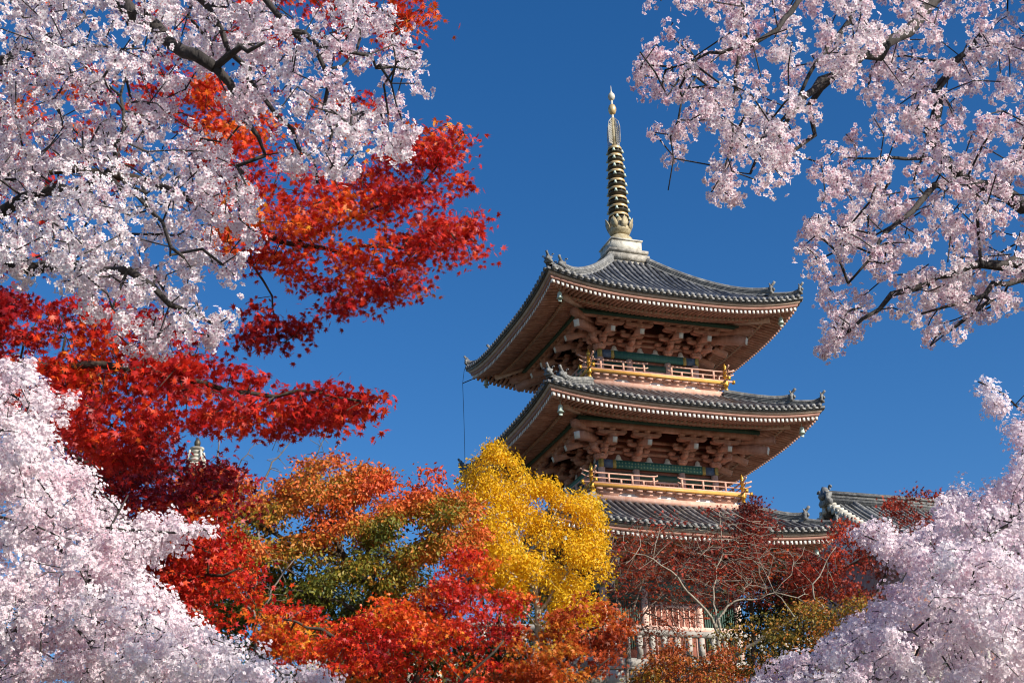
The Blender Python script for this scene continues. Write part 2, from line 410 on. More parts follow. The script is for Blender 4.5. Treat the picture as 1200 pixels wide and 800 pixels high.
        bl.box(pb[0]-.07, pb[0]+.07, pb[1]-.006, pb[1]+.006, pb[2]-.48, pb[2]-.40)
        bl.cyl(pb+(0,0,-.42), pb+(0,0,-.30), .008, k=5)
        bl.build('wind_bell', M['verdigris'], pag, smooth=False)
    return ztop, lift

for si in range(3): roof(si)

# bracket complexes: one mesh, copied round every storey
def arm_prof(d0, d1, z, h, both=False):
    p = [(d1, z+h), (d1, z+h*.5), (d1-.05, z+h*.2), (d1-.16, z)]
    if both: return [(d0, z+h)] + p[:0] + [(d0, z+h*.5), (d0+.05, z+h*.2), (d0+.16, z), (d1-.16, z), (d1-.05, z+h*.2), (d1, z+h*.5), (d1, z+h)]
    return [(d0, z), (d0, z+h)] + p
def bracket_mesh(stretch=1.0, cross=True, tail=1.45, name='bracket_set'):
    """local: outwards is -y from the wall plane y=0, z=0 the top of the green beam"""
    mb = MB(); q = stretch
    def arm(d0, d1, z, h, wd=.19): mb.prism([(-wd/2, -d*q, zz) for d, zz in arm_prof(d0, d1, z, h)], (wd, 0, 0))
    def carm(half, d, z, h, wd=.17): mb.prism([(u, -d*q-wd/2, zz) for u, zz in arm_prof(-half, half, z, h, True)], (0, wd, 0))
    def block(u, d, z, s=.135, h=.13):
        d *= q
        mb.hexa([(u-s*.7,-d-s*.7,z),(u+s*.7,-d-s*.7,z),(u+s*.7,-d+s*.7,z),(u-s*.7,-d+s*.7,z),(u-s,-d-s,z+h*.5),(u+s,-d-s,z+h*.5),(u+s,-d+s,z+h*.5),(u-s,-d+s,z+h*.5)])
        mb.box(u-s, u+s, -d-s, -d+s, z+h*.5, z+h)
    block(0, 0.02, 0, .19, .20)
    arm(-.1, .52, .20, .16); block(0, .44, .36)
    if cross:
        carm(.52, .03, .20, .16)
        for u in (-.42, .42): block(u, .03, .36)
    arm(-.1, .90, .48, .15); block(0, .82, .62, .11, .10)
    if cross:
        carm(.50, .44, .48, .14)
        for u in (-.42, 0, .42): block(u, .44, .62, .11, .11)
    # tail rafter slanting down and out
    kk = 1.0 if cross else 1.3
    mb.beam((0, -.0, .86), (0, -tail*q, .34), .19*kk, .23*kk)
    if not cross: mb.beam((0, -.2, 1.02), (0, -(tail+.22)*q, .74), .24, .27)
    block(0, 1.22, .53, .12, .10)
    if cross:
        carm(.58, 1.22, .63, .13)
        for u in (-.48, 0, .48): block(u, 1.22, .76, .11, .10)
        carm(.50, .82, .72, .13)
    else:
        mb.beam((0, -.3, .80), (0, -1.25*q, .80), .15, .14)
    return mb
br_main = bracket_mesh().build('bracket_set', M['wood'])
br_corner = bracket_mesh(1.38, False, 1.62).build('corner_bracket', M['wood'])
def tipmesh(tail, q, name):
    kk = 1.0 if q == 1 else 1.3
    mb = MB(); t = np.array([0, -tail*q, .34-.86]); t /= np.linalg.norm(t); c = np.array([0, -tail*q, .34]) + t*.008
    s = np.array([1.,0,0]); u = np.cross(s, t); mb.obox(c, t*.006, s*.088*kk, u*.108*kk)
    return mb.build(name, M['tip'])
tip_main = tipmesh(1.45, 1, 'beam_end'); tip_corner = tipmesh(1.62, 1.38, 'beam_end')
first = {}
def place(proto, tip, x, y, z, rz):
    if proto.name not in first: o, t = proto, tip; first[proto.name] = 1
    else:
        o = proto.copy(); t = tip.copy(); COL.objects.link(o); COL.objects.link(t)
    o.parent = pag; o.location = (x, y, z-ZG); o.rotation_euler = (0, 0, rz); t.parent = o
for S in ST:
    hw = S['hw']; us = [-hw+.02, -hw*.40, hw*.40, hw-.02]
    for k in range(4):
        for u in us:
            p = F(k, u, hw, S['zb']); place(br_main, tip_main, p[0], p[1], S['zb'], k*math.pi/2)
        p = F(k, -hw, hw, S['zb']); place(br_corner, tip_corner, p[0], p[1], S['zb'], k*math.pi/2-math.pi/4)

for si, S in enumerate(ST):
    hw, zb, W, ze, L = S['hw'], S['zb'], S['W'], S['ze'], S['L']
    # green purlin carried by the brackets
    b = MB()
    for k in range(4): sweep(b, k, [(hw+1.18, ze-.17), (hw+1.40, ze-.17), (hw+1.40, ze-.02), (hw+1.18, ze-.02)], lambda u: 0*u, 4)
    b.build('eave_purlin', M['green'], pag)
    b = MB()
    for k in range(4): sweep(b, k, [(hw+1.14, zb+.87), (hw+1.32, zb+.87), (hw+1.32, ze-.173), (hw+1.14, ze-.173)], lambda u: 0*u, 4)
    b.build('purlin_support', M['wood'], pag)
    # wall
    wl = MB(); wl.box(-hw+.08, hw-.08, -hw+.08, hw-.08, S['zf']-ZG-.4, ze+.55-ZG)
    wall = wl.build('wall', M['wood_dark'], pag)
    # boards between the brackets with white cloud-shaped openings at the foot
    b = MB()
    for k in range(4):
        for z in (zb+.30, zb+.56, zb+.82): fbox(b, k, -hw, hw, hw-.085, hw-.03, z, z+.13)
    b.build('wall_tie_beam', M['wood'], wall)
    b = MB()
    for k in range(4):
        us = [-hw+.02, -hw*.40, hw*.40, hw-.02]
        for i in range(3):
            for s_ in ((.30, .70) if i == 1 else (.5,)):
                u0 = lerp(us[i], us[i+1], s_)
                pr = [(-.17,0),(-.165,.05),(-.11,.08),(-.10,.16),(-.06,.23),(0,.26),(.06,.23),(.10,.16),(.11,.08),(.165,.05),(.17,0)]
                P = F(k, [u0+q[0] for q in pr], hw-.02, [zb+.002+q[1] for q in pr]); Q = F(k, u0, hw-.02, zb)-F(k, u0, hw-.06, zb)
                b = MB(); b.prism(P, -Q); b.build('plaster_panel', M['white'], wall)
    # green beam round the head of the wall, with painted ends
    b = MB()
    for k in range(4): fbox(b, k, -hw+.60, hw-.60, hw-.06, hw+.07, zb-.32, zb-.002)
    bo = b.build('head_beam', M['beam'], pag)
    for k in range(4):
        for q in (-1, 1):
            A, B = sorted((q*(hw-.598), q*(hw-.46))); e = MB(); fbox(e, k, A, B, hw-.06, hw+.073, zb-.322, zb-.001); e.build('painted_beam_band', M['beam_yellow'], bo)
            A, B = sorted((q*(hw-.458), q*(hw-.06))); e = MB(); fbox(e, k, A, B, hw-.06, hw+.07, zb-.32, zb-.002); e.build('painted_beam_end', M['beam_blue'], bo)
            A, B = sorted((q*(hw-.058), q*(hw+.10))); e = MB(); fbox(e, k, A, B, hw-.06, hw+.06 if q > 0 else hw+.057, zb-.318, zb-.004); e.build('painted_beam_band', M['beam_yellow'], bo)
    # second, lower tie with blocks between
    b = MB()
    for k in range(4): fbox(b, k, -hw+.05, hw-.05, hw-.05, hw+.03, zb-.72, zb-.48)
    b.build('lower_tie_beam', M['green'], pag)
    # columns
    for k in range(4):
        for u in (-hw+.02, -hw*.40, hw*.40):
            c = MB(); p = F(k, u, hw-.05, S['zf']); c.cyl(p+(0,0,-.3), p+(0,0,zb-.325-S['zf']), .15, .14, 14); c.build('column', M['wood_pale'], pag, smooth=False)
    # doors and lattice windows of each face
    for k in range(4):
        z0, z1 = S['zf']+.02, zb-.74
        dr = MB()
        for q in (-1, 1): fbox(dr, k, min(q*.02, q*(hw*.4-.17)), max(q*.02, q*(hw*.4-.17)), hw-.078, hw-.02, z0, z1)
        do_ = dr.build('door', M['wood_dark'], wall)
        dr = MB()
        for q in range(9):
            x = lerp(-hw*.4+.19, hw*.4-.19, q/8); fbox(dr, k, x-.022, x+.022, hw-.021, hw+.004, z0+.05, z1-.05)
        for zq in (.08, .5, .92): fbox(dr, k, -hw*.4+.18, hw*.4-.18, hw-.021, hw+.010, lerp(z0, z1, zq)-.045, lerp(z0, z1, zq)+.045)
        dr.build('door_frame', M['wood_pale'], do_)
        for q in (-1, 1):
            wf = MB(); ua, ub = sorted((q*(hw*.4+.2), q*(hw-.2)))
            nb = max(4, int((ub-ua)/.09))
            for i in range(nb):
                x = lerp(ua, ub, (i+.5)/nb); fbox(wf, k, x-.024, x+.024, hw-.078, hw-.03, lerp(z0, z1, .25), z1-.03)
            wf.build('lattice_window', M['green'], wall)

# balconies
def balcony(S, zlow):
    bd, zf, hw = S['bal'], S['zf'], S['hw']
    b = MB(); b.box(-bd+.06, bd-.06, -bd+.06, bd-.06, zf-.06-ZG, zf+.03-ZG)
    bal = b.build('balcony', M['wood_pale'], pag)
    b = MB()
    for k in range(4): fbox(b, k, -bd, bd, bd-.1, bd, zf-.075, zf+.045)
    b.build('floor_edge', M['ochre'], bal)
    b = MB()
    for k in range(4):
        fbox(b, k, -bd+.16, bd-.16, bd-.30, bd-.14, zlow, zlow+.23)
        fbox(b, k, -bd+.20, bd-.20, bd-.28, bd-.18, zf-.19, zf-.078)
    b.build('base_beam', M['rail'], bal)
    b = MB(); b.box(-bd+.27, bd-.27, -bd+.27, bd-.27, zlow-.3-ZG, zf-.065-ZG)
    b.build('plaster_base', M['white'], bal)
    b = MB(); zz = zlow+.232; H = zf-.192-zz
    for k in range(4):
        for u0 in (-bd*.74, -bd*.25, bd*.25, bd*.74):
            s = .52
            pr = [(-s*.55,0),(-s*.72,H*.25),(-s*.80,H*.6),(-s*1.0,H*.72),(-s*1.0,H),(s*1.0,H),(s*1.0,H*.72),(s*.80,H*.6),(s*.72,H*.25),(s*.55,0)]
            P = F(k, [u0+q[0] for q in pr], bd-.19, [zz+q[1] for q in pr]); Q = F(k, u0, bd-.19, zz)-F(k, u0, bd-.268, zz)
            b.prism(P, -Q)
        for i in range(15):
            u0 = lerp(-bd+.4, bd-.4, i/14); fbox(b, k, u0-.12, u0+.12, bd-.16, bd-.05, zf-.165, zf-.08)
    b.build('boat_bracket_row', M['rail'], bal)
    # railing: three rails broken in the middle of each face, ends curling up
    for k in range(4):
        rl = MB()
        gap = .42
        for (z, r, over) in ((.50, .034, .34), (.30, .028, .30)):
            for q in (-1, 1):
                pts = [(q*(gap), .05), (q*(gap+.10), .015), (q*(gap+.3), 0), (q*(bd-.35), 0), (q*(bd+.05), .02), (q*(bd+over*.6), .06), (q*(bd+over), .12)]
                rl.tube([F(k, u, bd-.13, zf+z+h) for u, h in pts], r, 6)
        rl.tube([F(k, -bd-.26, bd-.13, zf+.095), F(k, bd+.26, bd-.13, zf+.095)], .05, 6)
        ro = rl.build('railing', M['rail'], bal)
        for q in (-1, 1):
            for i, u in enumerate((gap+.18, gap+.62, gap+1.08, gap+1.55, gap+2.05)):
                if u > bd-.35: continue
                top = .47 if i % 2 == 0 else .29
                ps = MB(); fbox(ps, k, q*u-.035, q*u+.035, bd-.165, bd-.095, zf+.10, zf+top); ps.build('baluster', M['rail'], ro)
        c = MB(); p = F(k, -bd+.10, bd-.10, zf)
        c.lathe([(.065,-.32),(.065,.52),(.085,.53),(.085,.58),(.045,.60),(.075,.66),(.08,.71),(.05,.77),(.012,.86),(.002,.90)], p, 12)
        c.lathe([(.10,-.14),(.11,-.10),(.11,.05),(.10,.09)], p, 12)
        c.lathe([(.085,.26),(.095,.28),(.095,.34),(.085,.36)], p, 12)
        c.lathe([(.04,-.36),(.085,-.34),(.085,-.26),(.075,-.25)], p, 12)
        c.build('corner_post', M['gilt'], bal, smooth=True)
        e = MB()
        for q in (-1, 1): fbox(e, k, q*(bd+.27)-.05, q*(bd+.27)+.05, bd-.19, bd-.07, zf+.02, zf+.155)
        e.build('rail_end_cap', M['gilt'], ro)
balcony(ST[2], 20.95); balcony(ST[1], 16.15)

# podium
b = MB(); b.box(-4.3, 4.3, -4.3, 4.3, 0.0, .78); b.box(-4.45, 4.45, -4.45, 4.45, .78, .96)
b.build('stone_podium', M['stone'], pag)
b = MB()
for k in range(4):
    fbox(b, k, -3.2, 3.2, 2.95, 3.1, 10.0, 10.14); fbox(b, k, -2.74, 2.74, 2.70, 2.86, 11.35, 11.52)
b.build('sill_beam', M['wood_pale'], pag)

# spire
sp = MB()
for (h, z0, z1) in ((.86, 27.50, 27.74), (.93, 27.74, 28.02), (.84, 28.02, 28.12), (.90, 28.12, 28.26)): sp.box(-h, h, -h, h, z0-ZG, z1-ZG)
sp.build('spire_plinth', M['stone_old'], pag)
fin = MB(); fin.box(-.69, .69, -.69, .69, 28.26-ZG, 28.78-ZG); fin.box(-.74, .74, -.74, .74, 28.78-ZG, 28.84-ZG); fin.box(-.71, .71, -.71, .71, 28.262-ZG, 28.33-ZG)
fin.cyl((0,0,28.8-ZG), (0,0,36.3-ZG), .085, .05, 12)
spire = fin.build('spire', M['stone_pale'], pag)
b = MB(); b.lathe([(.62,28.84),(.60,28.98),(.52,29.14),(.38,29.27),(.22,29.33)], (0,0,-ZG), 28); b.build('inverted_bowl', M['bronze'], spire, smooth=True)
b = MB(); b.lathe([(.30,29.28),(.44,29.40),(.50,29.55),(.48,29.68),(.36,29.76),(.22,29.80)], (0,0,-ZG), 28)
for r_, n_, h0, out in ((.47, 8, 29.55, .16), (.38, 8, 29.62, .05)):
    for i in range(n_):
        a = (i + (.5 if out < .1 else 0))*2*math.pi/n_; c, s = math.cos(a), math.sin(a)
        P = []
        for (x, rr, z) in ((-.10,0,0),(-.15,.35*out,.18),(-.10,.75*out,.36),(0,out,.50),(.10,.75*out,.36),(.15,.35*out,.18),(.10,0,0)):
            r2 = r_+rr; P.append((c*r2-s*x, s*r2+c*x, h0+z-ZG))
        b.prism(P, (c*.03, s*.03, 0))
b.build('lotus_cup', M['bronze'], spire)
zr_ = [30.18, 30.60, 31.03, 31.50, 31.91, 32.38, 32.79, 33.20, 33.60]
for i, z in enumerate(zr_):
    r = lerp(.46, .325, i/8); b = MB()
    b.tube([(0,0,z+.02-ZG),(0,0,z+.03-ZG),(0,0,z+.13-ZG),(0,0,z+.16-ZG),(0,0,z+.15-ZG),(0,0,z+.03-ZG),(0,0,z+.02-ZG)],
           [r*.96, r, r*.97, r*.90, r*.80, r*.88, r*.96], 32, cap=False)
    ring = b.build('spire_ring', M['gold_band'], spire, smooth=True)
    s_ = MB(); s_.lathe([(.10,z-.19),(.16,z-.10),(.16,z+.06),(.10,z+.2)], (0,0,-ZG), 14)
    for q in range(8):
        a = q*math.pi/4+.2; s_.beam((.12*math.cos(a), .12*math.sin(a), z-.02-ZG), (r*.9*math.cos(a), r*.9*math.sin(a), z-.02-ZG), .05, .07)
    s_.tube([(0,0,z-.08-ZG),(0,0,z-.15-ZG),(0,0,z-.17-ZG),(0,0,z-.10-ZG)], [r*1.0, r*.97, r*.86, r*.90], 24, cap=False)
    for q in range(8):
        a = q*math.pi/4+.2; s_.beam((r*.93*math.cos(a), r*.93*math.sin(a), z-.12-ZG), (r*.93*math.cos(a), r*.93*math.sin(a), z+.03-ZG), .07, .05)
    s_.build('ring_spokes', M['bronze_dark'], ring)
    bb = MB()
    for q in range(4):
        a = q*math.pi/2 - .55; c = (r*1.02*math.cos(a), r*1.02*math.sin(a), z+.02-ZG); bb.lathe([(.02,0),(.045,-.02),(.06,-.10),(.085,-.15)], c, 8)
    bb.build('ring_bell', M['verdigris'], ring)
b = MB()
for q in range(4):
    a = q*math.pi/2+.5; c, s = math.cos(a), math.sin(a)
    for i in range(11):
        z = 33.98+i*.115
        wmax = .34 if i < 8 else .34-.05*(i-7)
        for j in range(4):
            x = .10+j*.075
            if x > wmax: continue
            t = np.linspace(0, 2*math.pi, 7)
            b.tube([(c*(x+.034*math.cos(v)), s*(x+.034*math.cos(v)), z+.05*math.sin(v)-ZG) for v in t], .012, 4, cap=False)
    b.tube([(c*.09,s*.09,33.93-ZG),(c*.36,s*.36,33.95-ZG),(c*.37,s*.37,34.75-ZG),(c*.30,s*.30,35.05-ZG),(c*.12,s*.12,35.28-ZG)], .014, 4)
b.build('openwork_flame', M['stone_pale'], spire)
b = MB(); b.cyl((0,0,33.85-ZG), (0,0,35.32-ZG), .115, .09, 12); b.build('flame_pole', M['bronze'], spire, smooth=True)
b = MB(); b.lathe([(.05,35.5),(.14,35.58),(.185,35.72),(.185,35.84),(.14,35.98),(.06,36.05)], (0,0,-ZG), 18); b.build('spire_ball', M['gold_band'], spire, smooth=True)
b = MB(); b.lathe([(.05,36.26),(.13,36.34),(.165,36.46),(.14,36.58),(.06,36.68),(.022,36.80),(.012,37.05)], (0,0,-ZG), 18); b.build('sacred_jewel', M['stone_pale'], spire, smooth=True)

# lightning conductor on the left corner of the top roof
S = ST[2]; b = MB()
p0 = F(3, -5.15, 5.15, S['ze']+.15); p1 = F(3, -5.62, 5.62, S['ze']+.02)
b.tube([p0, p1], .022, 6)
b.tube([F(3, -5.46, 5.46, S['ze']+.95), F(3, -5.56, 5.56, S['ze']+.6), p1], .010, 4)
cab = [p1 + np.array([0.03*math.sin(q*2.5), -.1*q, -q*4.6]) for q in np.linspace(0, 1, 12)]
b.tube(cab, .011, 4)
b.build('lightning_cable', M['iron'], pag)

# ------------------------------------------------------------------ stone fence and retaining wall in front of the terrace
def lw(u, d, z):                                       # pagoda-aligned place -> world
    c, s = math.cos(TH), math.sin(TH); return np.array([CX + c*u + s*d, CY + s*u - c*d, z])
fence = tag(empty('stone_fence', tuple(lw(0, 7.4, ZG)), TH), 'low granite post fence on the terrace edge below the pagoda', 'fence')
b = MB(); b.box(-11, 11, -.14, .14, 0, .30); b.build('fence_kerb', M['stone'], fence)
b = MB(); b.box(-11, 11, -.10, .10, 1.12, 1.32); b.build('fence_rail', M['stone'], fence)
pb = MB(); pb.box(-.085, .085, -.085, .085, .30, 1.12)
post0 = pb.build('fence_post', M['stone'], fence)
for i in range(48):
    o = post0 if i == 0 else post0.copy()
    if i: COL.objects.link(o)
    o.parent = fence; o.location = (-10.8+i*.46, 0, 0)
pb = MB(); pb.box(-.14, .14, -.14, .14, 0, 1.5); pb.prism([(-.16,-.16,1.5),(.16,-.16,1.5),(.16,.16,1.5),(-.16,.16,1.5)], (0,0,.08))
po0 = pb.build('main_post', M['stone'], fence, loc=(-11.16, 0, 0))
o = po0.copy(); COL.objects.link(o); o.parent = fence; o.location = (11.16, 0, 0)

rw = MB()
r2 = random.Random(3)
z = 3.4
while z < 9.0:
    h = min(r2.uniform(.34, .62), 9.02-z); u = -15
    if h < .1: break
    while u < 15:
        wd = r2.uniform(.4, 1.0); bt = .25*(9-z)/5
        j = lambda: r2.uniform(-.05, .05)
        d1 = 7.75+bt+r2.uniform(-.06, .07); g_ = .025
        c = lambda uu, dd, zz: tuple(lw(uu, dd, zz))
        rw.hexa([c(u+g_+j(), d1, z+g_), c(u+wd-g_+j(), d1+j(), z+g_), c(u+wd, 7.2, z), c(u, 7.2, z),
                 c(u+g_+j(), d1+j(), z+h-g_), c(u+wd-g_+j(), d1-.02, z+h-g_+j()*.4), c(u+wd, 7.2, z+h), c(u, 7.2, z+h)])
        u += wd
    z += h
tag(rw.build('retaining_wall', M['stone_wall']), 'rough fieldstone retaining wall under the granite fence', 'stone wall')

# ------------------------------------------------------------------ temple hall behind the pagoda on the right
HB = at(976, 590, 76.0); hz = zground(HB[0], HB[1]).item()
hall = tag(empty('temple_hall', (HB[0], HB[1], 8.8), TH), 'temple hall with grey tiled gable roof and horned ridge end behind the maple', 'temple hall')
zr0 = HB[2]-8.8                                        # height of the ridge base
rl = MB(); LEN = 15.0; RUN = 6.5
def hz_(d): s = d/RUN; return zr0 - .62*RUN*(s*1.15-.15*s*s)
for sgn in (1, -1):
    ds = []; zs = []
    for i in range(24):
        a, c = RUN*i/24, RUN*(i+1)/24; ds += [a, c]; zs += [hz_(a)-.03 if i else hz_(a), hz_(c)]
    d = np.array(ds)[:, None]; u = np.linspace(-.3, LEN, 30)[None]
    rl.grid(np.stack([u+0*d, -sgn*d+0*u, np.array(zs)[:, None]+0*u], -1)[::sgn])
hr = rl.build('roof', M['tile'], hall)
row = MB(); ang = np.linspace(-.1*math.pi, 1.1*math.pi, 7)
for sgn in (1, -1):
    for i in range(46):
        u0 = .0+i*.325; d = np.linspace(.15, RUN+.05, 12)[:, None]
        uu = u0+.09*np.cos(ang)[None]; row.grid(np.stack([uu+0*d, -sgn*d+0*uu, np.array([hz_(q) for q in d[:,0]])[:, None]+.02+.09*np.sin(ang)[None]], -1))
row.build('round_tile_rows', M['tile_pale'], hr, smooth=True)
b = MB(); b.box(-.25, LEN, -.20, .20, zr0-.1, zr0+.46); b.box(-.28, LEN, -.26, .26, zr0+.46, zr0+.55); b.box(-.26, LEN, -.23, .23, zr0+.12, zr0+.17); b.box(-.26, LEN, -.23, .23, zr0+.28, zr0+.33)
b.tube([(-.3,0,zr0+.60), (LEN,0,zr0+.60)], .13, 10); b.build('main_ridge', M['tile_pale'], hr)
o = ornament(hr, (-.28, 0, zr0-.15), (-1, 0, 0), 2.1, bar=False)
for sgn in (1, -1):
    b = MB(); ds = np.linspace(.3, RUN-1.2, 12)
    for off, hh in ((0, .17), ):
        b.tube([(1.15, -sgn*q, hz_(q)+.16+.02*(q/RUN)**2) for q in ds], .19, 10)
        b.tube([(.92, -sgn*q, hz_(q)+.10) for q in ds], .10, 8); b.tube([(1.38, -sgn*q, hz_(q)+.10) for q in ds], .10, 8)
    b.build('descending_ridge', M['tile_pale'], hr)
    # verge tiles stepping down the gable edge
    b = MB()
    for q in np.arange(.3, RUN, .34):
        b.tube([(-.02, -sgn*q, hz_(q)+.10), (-.46, -sgn*q, hz_(q)+.05)], .10, 8)
        b.box(-.44, -.36, -sgn*q-.16, -sgn*q+.16, hz_(q)-.30, hz_(q)-.0)
    b.build('verge_tiles', M['stone_pale'], hr)
b = MB(); b.prism([(.3, -RUN+1.6, hz_(RUN-1.6)-.2), (.3, RUN-1.6, hz_(RUN-1.6)-.2), (.3, 0, zr0-.15)], (.12, 0, 0)); b.build('gable_wall', M['white'], hall)
b = MB(); b.box(.6, LEN-.4, -RUN+2, RUN-2, 0, hz_(RUN-2)+.1); b.build('wall', M['wood'], hall)
for i in range(6):
    c = MB(); c.cyl((.7+i*2.7, -RUN+1.92, 0), (.7+i*2.7, -RUN+1.92, hz_(RUN-2)-.05), .17, k=12); c.build('column', M['wood_pale'], hall)

# ------------------------------------------------------------------ stone pagoda tip among the trees on the left
sb = at(229, 560, 44.0); sz = float(zground(sb[0], sb[1]))
ston = tag(empty('stone_tower', (sb[0], sb[1], sz), .4), 'carved grey stone tower top peeping out above the dark red maple', 'stone tower')
zt_ = at(229, 524, 44.0)[2]-sz
b = MB(); b.box(-.7, .7, -.7, .7, 0, .4)
z = .4; hfs = .52
while z < zt_-1.0:
    b.box(-hfs*.62, hfs*.62, -hfs*.62, hfs*.62, z, z+.34)
    b.hexa([(-hfs,-hfs,z+.34),(hfs,-hfs,z+.34),(hfs,hfs,z+.34),(-hfs,hfs,z+.34),(-hfs*.55,-hfs*.55,z+.56),(hfs*.55,-hfs*.55,z+.56),(hfs*.55,hfs*.55,z+.56),(-hfs*.55,hfs*.55,z+.56)])
    z += .56; hfs *= .96
b.build('stone_tiers', M['stone'], ston)
b = MB(); zz = zt_-.75; b.box(-.26, .26, -.26, .26, z-.02, zz)
for i in range(5): b.lathe([(.22-.02*i, 0), (.27-.02*i, .03), (.27-.02*i, .08), (.22-.02*i, .11)], (0,0,zz+.13*i), 14)
for q in range(4):
    a = q*math.pi/2+.3; b.tube([(.24*math.cos(a), .24*math.sin(a), zz-.05), (.30*math.cos(a), .30*math.sin(a), zz+.3), (.24*math.cos(a), .24*math.sin(a), zz+.62)], .035, 5)
b.lathe([(.1,.62),(.22,.66),(.22,.72),(.08,.76)], (0,0,zz), 14)
b.build('stone_finial', M['stone_pale'], ston)
b = MB(); b.lathe([(.07,.76),(.10,.84),(.10,.92),(.03,1.06)], (0,0,zz), 10); b.build('finial_cap', M['bronze_dark'], ston)
# ------------------------------------------------------------------ trees: limbs, twigs grown towards spray points, leaves or blossoms
def inside(poly, x, y):
    P = np.asarray(poly, float); r = np.zeros(x.shape, bool); j = len(P)-1
    for i in range(len(P)):
        (xi, yi), (xj, yj) = P[i], P[j]
        r ^= ((yi > y) != (yj > y)) & (x < (xj-xi)*(y-yi)/(yj-yi+1e-9)+xi); j = i
    return r
def border(poly, x, y):
    P = np.asarray(poly, float); best = np.full(x.shape, 1e9)
    for i in range(len(P)):
        a, b = P[i-1], P[i]; ab = b-a; t = np.clip(((x-a[0])*ab[0]+(y-a[1])*ab[1])/(ab@ab+1e-9), 0, 1)
        best = np.minimum(best, np.hypot(x-a[0]-t*ab[0], y-a[1]-t*ab[1]))
    return best
def wave(x, y, z, scale, seed):
    r = np.random.default_rng(seed); s = 0
    for i in range(7):
        k = r.normal(size=3)*(1 + .45*i)/scale; s = s + np.sin(k[0]*x+k[1]*y+k[2]*z+r.uniform(0, 6.28))/(1+.35*i)
    return s/2.4
def spray(poly, spacing, y0, thick, gate=-.6, gscale=26, seed=1, holes=(), taper=40, layer=1.0):
    """spray points filling a solid whose outline is poly in the photograph, thick metres deep about the world distance y0"""
    P = np.asarray(poly, float); r = np.random.default_rng(seed)
    area = .5*abs(np.dot(P[:,0], np.roll(P[:,1],1))-np.dot(P[:,1], np.roll(P[:,0],1)))
    n = int(area/spacing**2); lo, hi = P.min(0), P.max(0); out = []; got = 0
    for _ in range(400):
        x = r.uniform(lo[0], hi[0], 4*n+50); y = r.uniform(lo[1], hi[1], 4*n+50)
        k = inside(poly, x, y) & (wave(x, y*layer, 0, gscale, seed+11) + r.normal(0, .25, len(x)) > gate)
        for hx, hy, hr in holes: k &= np.hypot(x-hx, y-hy) > hr
        x, y = x[k], y[k]; out.append(np.stack([x, y], 1)); got += len(x)
        if got >= n: break
    q = np.concatenate(out)[:n]
    rn = np.clip(border(poly, q[:,0], q[:,1])/taper, .12, 1)**.5
    Y = y0 + thick*.5*rn*(.55*wave(q[:,0], q[:,1], 0, gscale*2.2, seed+5)+.8*r.uniform(-1, 1, len(q)))
    return at(q[:,0], q[:,1], Y)
def smooth(p, step):
    p = np.asarray(p, float); 
    if len(p) < 3: 
        n = max(2, int(np.linalg.norm(p[-1]-p[0])/step)); t = np.linspace(0, 1, n+1)[:, None]; return p[0]*(1-t)+p[-1]*t
    q = np.concatenate([[2*p[0]-p[1]], p, [2*p[-1]-p[-2]]]); out = []
    for i in range(1, len(q)-2):
        n = max(1, int(round(np.linalg.norm(q[i+1]-q[i])/step)))
        for j in range(n):
            t = j/n; out.append(.5*(2*q[i]+(q[i+1]-q[i-1])*t+(2*q[i-1]-5*q[i]+4*q[i+1]-q[i+2])*t*t+(3*q[i]-q[i-1]-3*q[i+1]+q[i+2])*t**3))
    out.append(p[-1]); return np.array(out)
def unit(v): return v/(np.linalg.norm(v, axis=-1, keepdims=True)+1e-9)

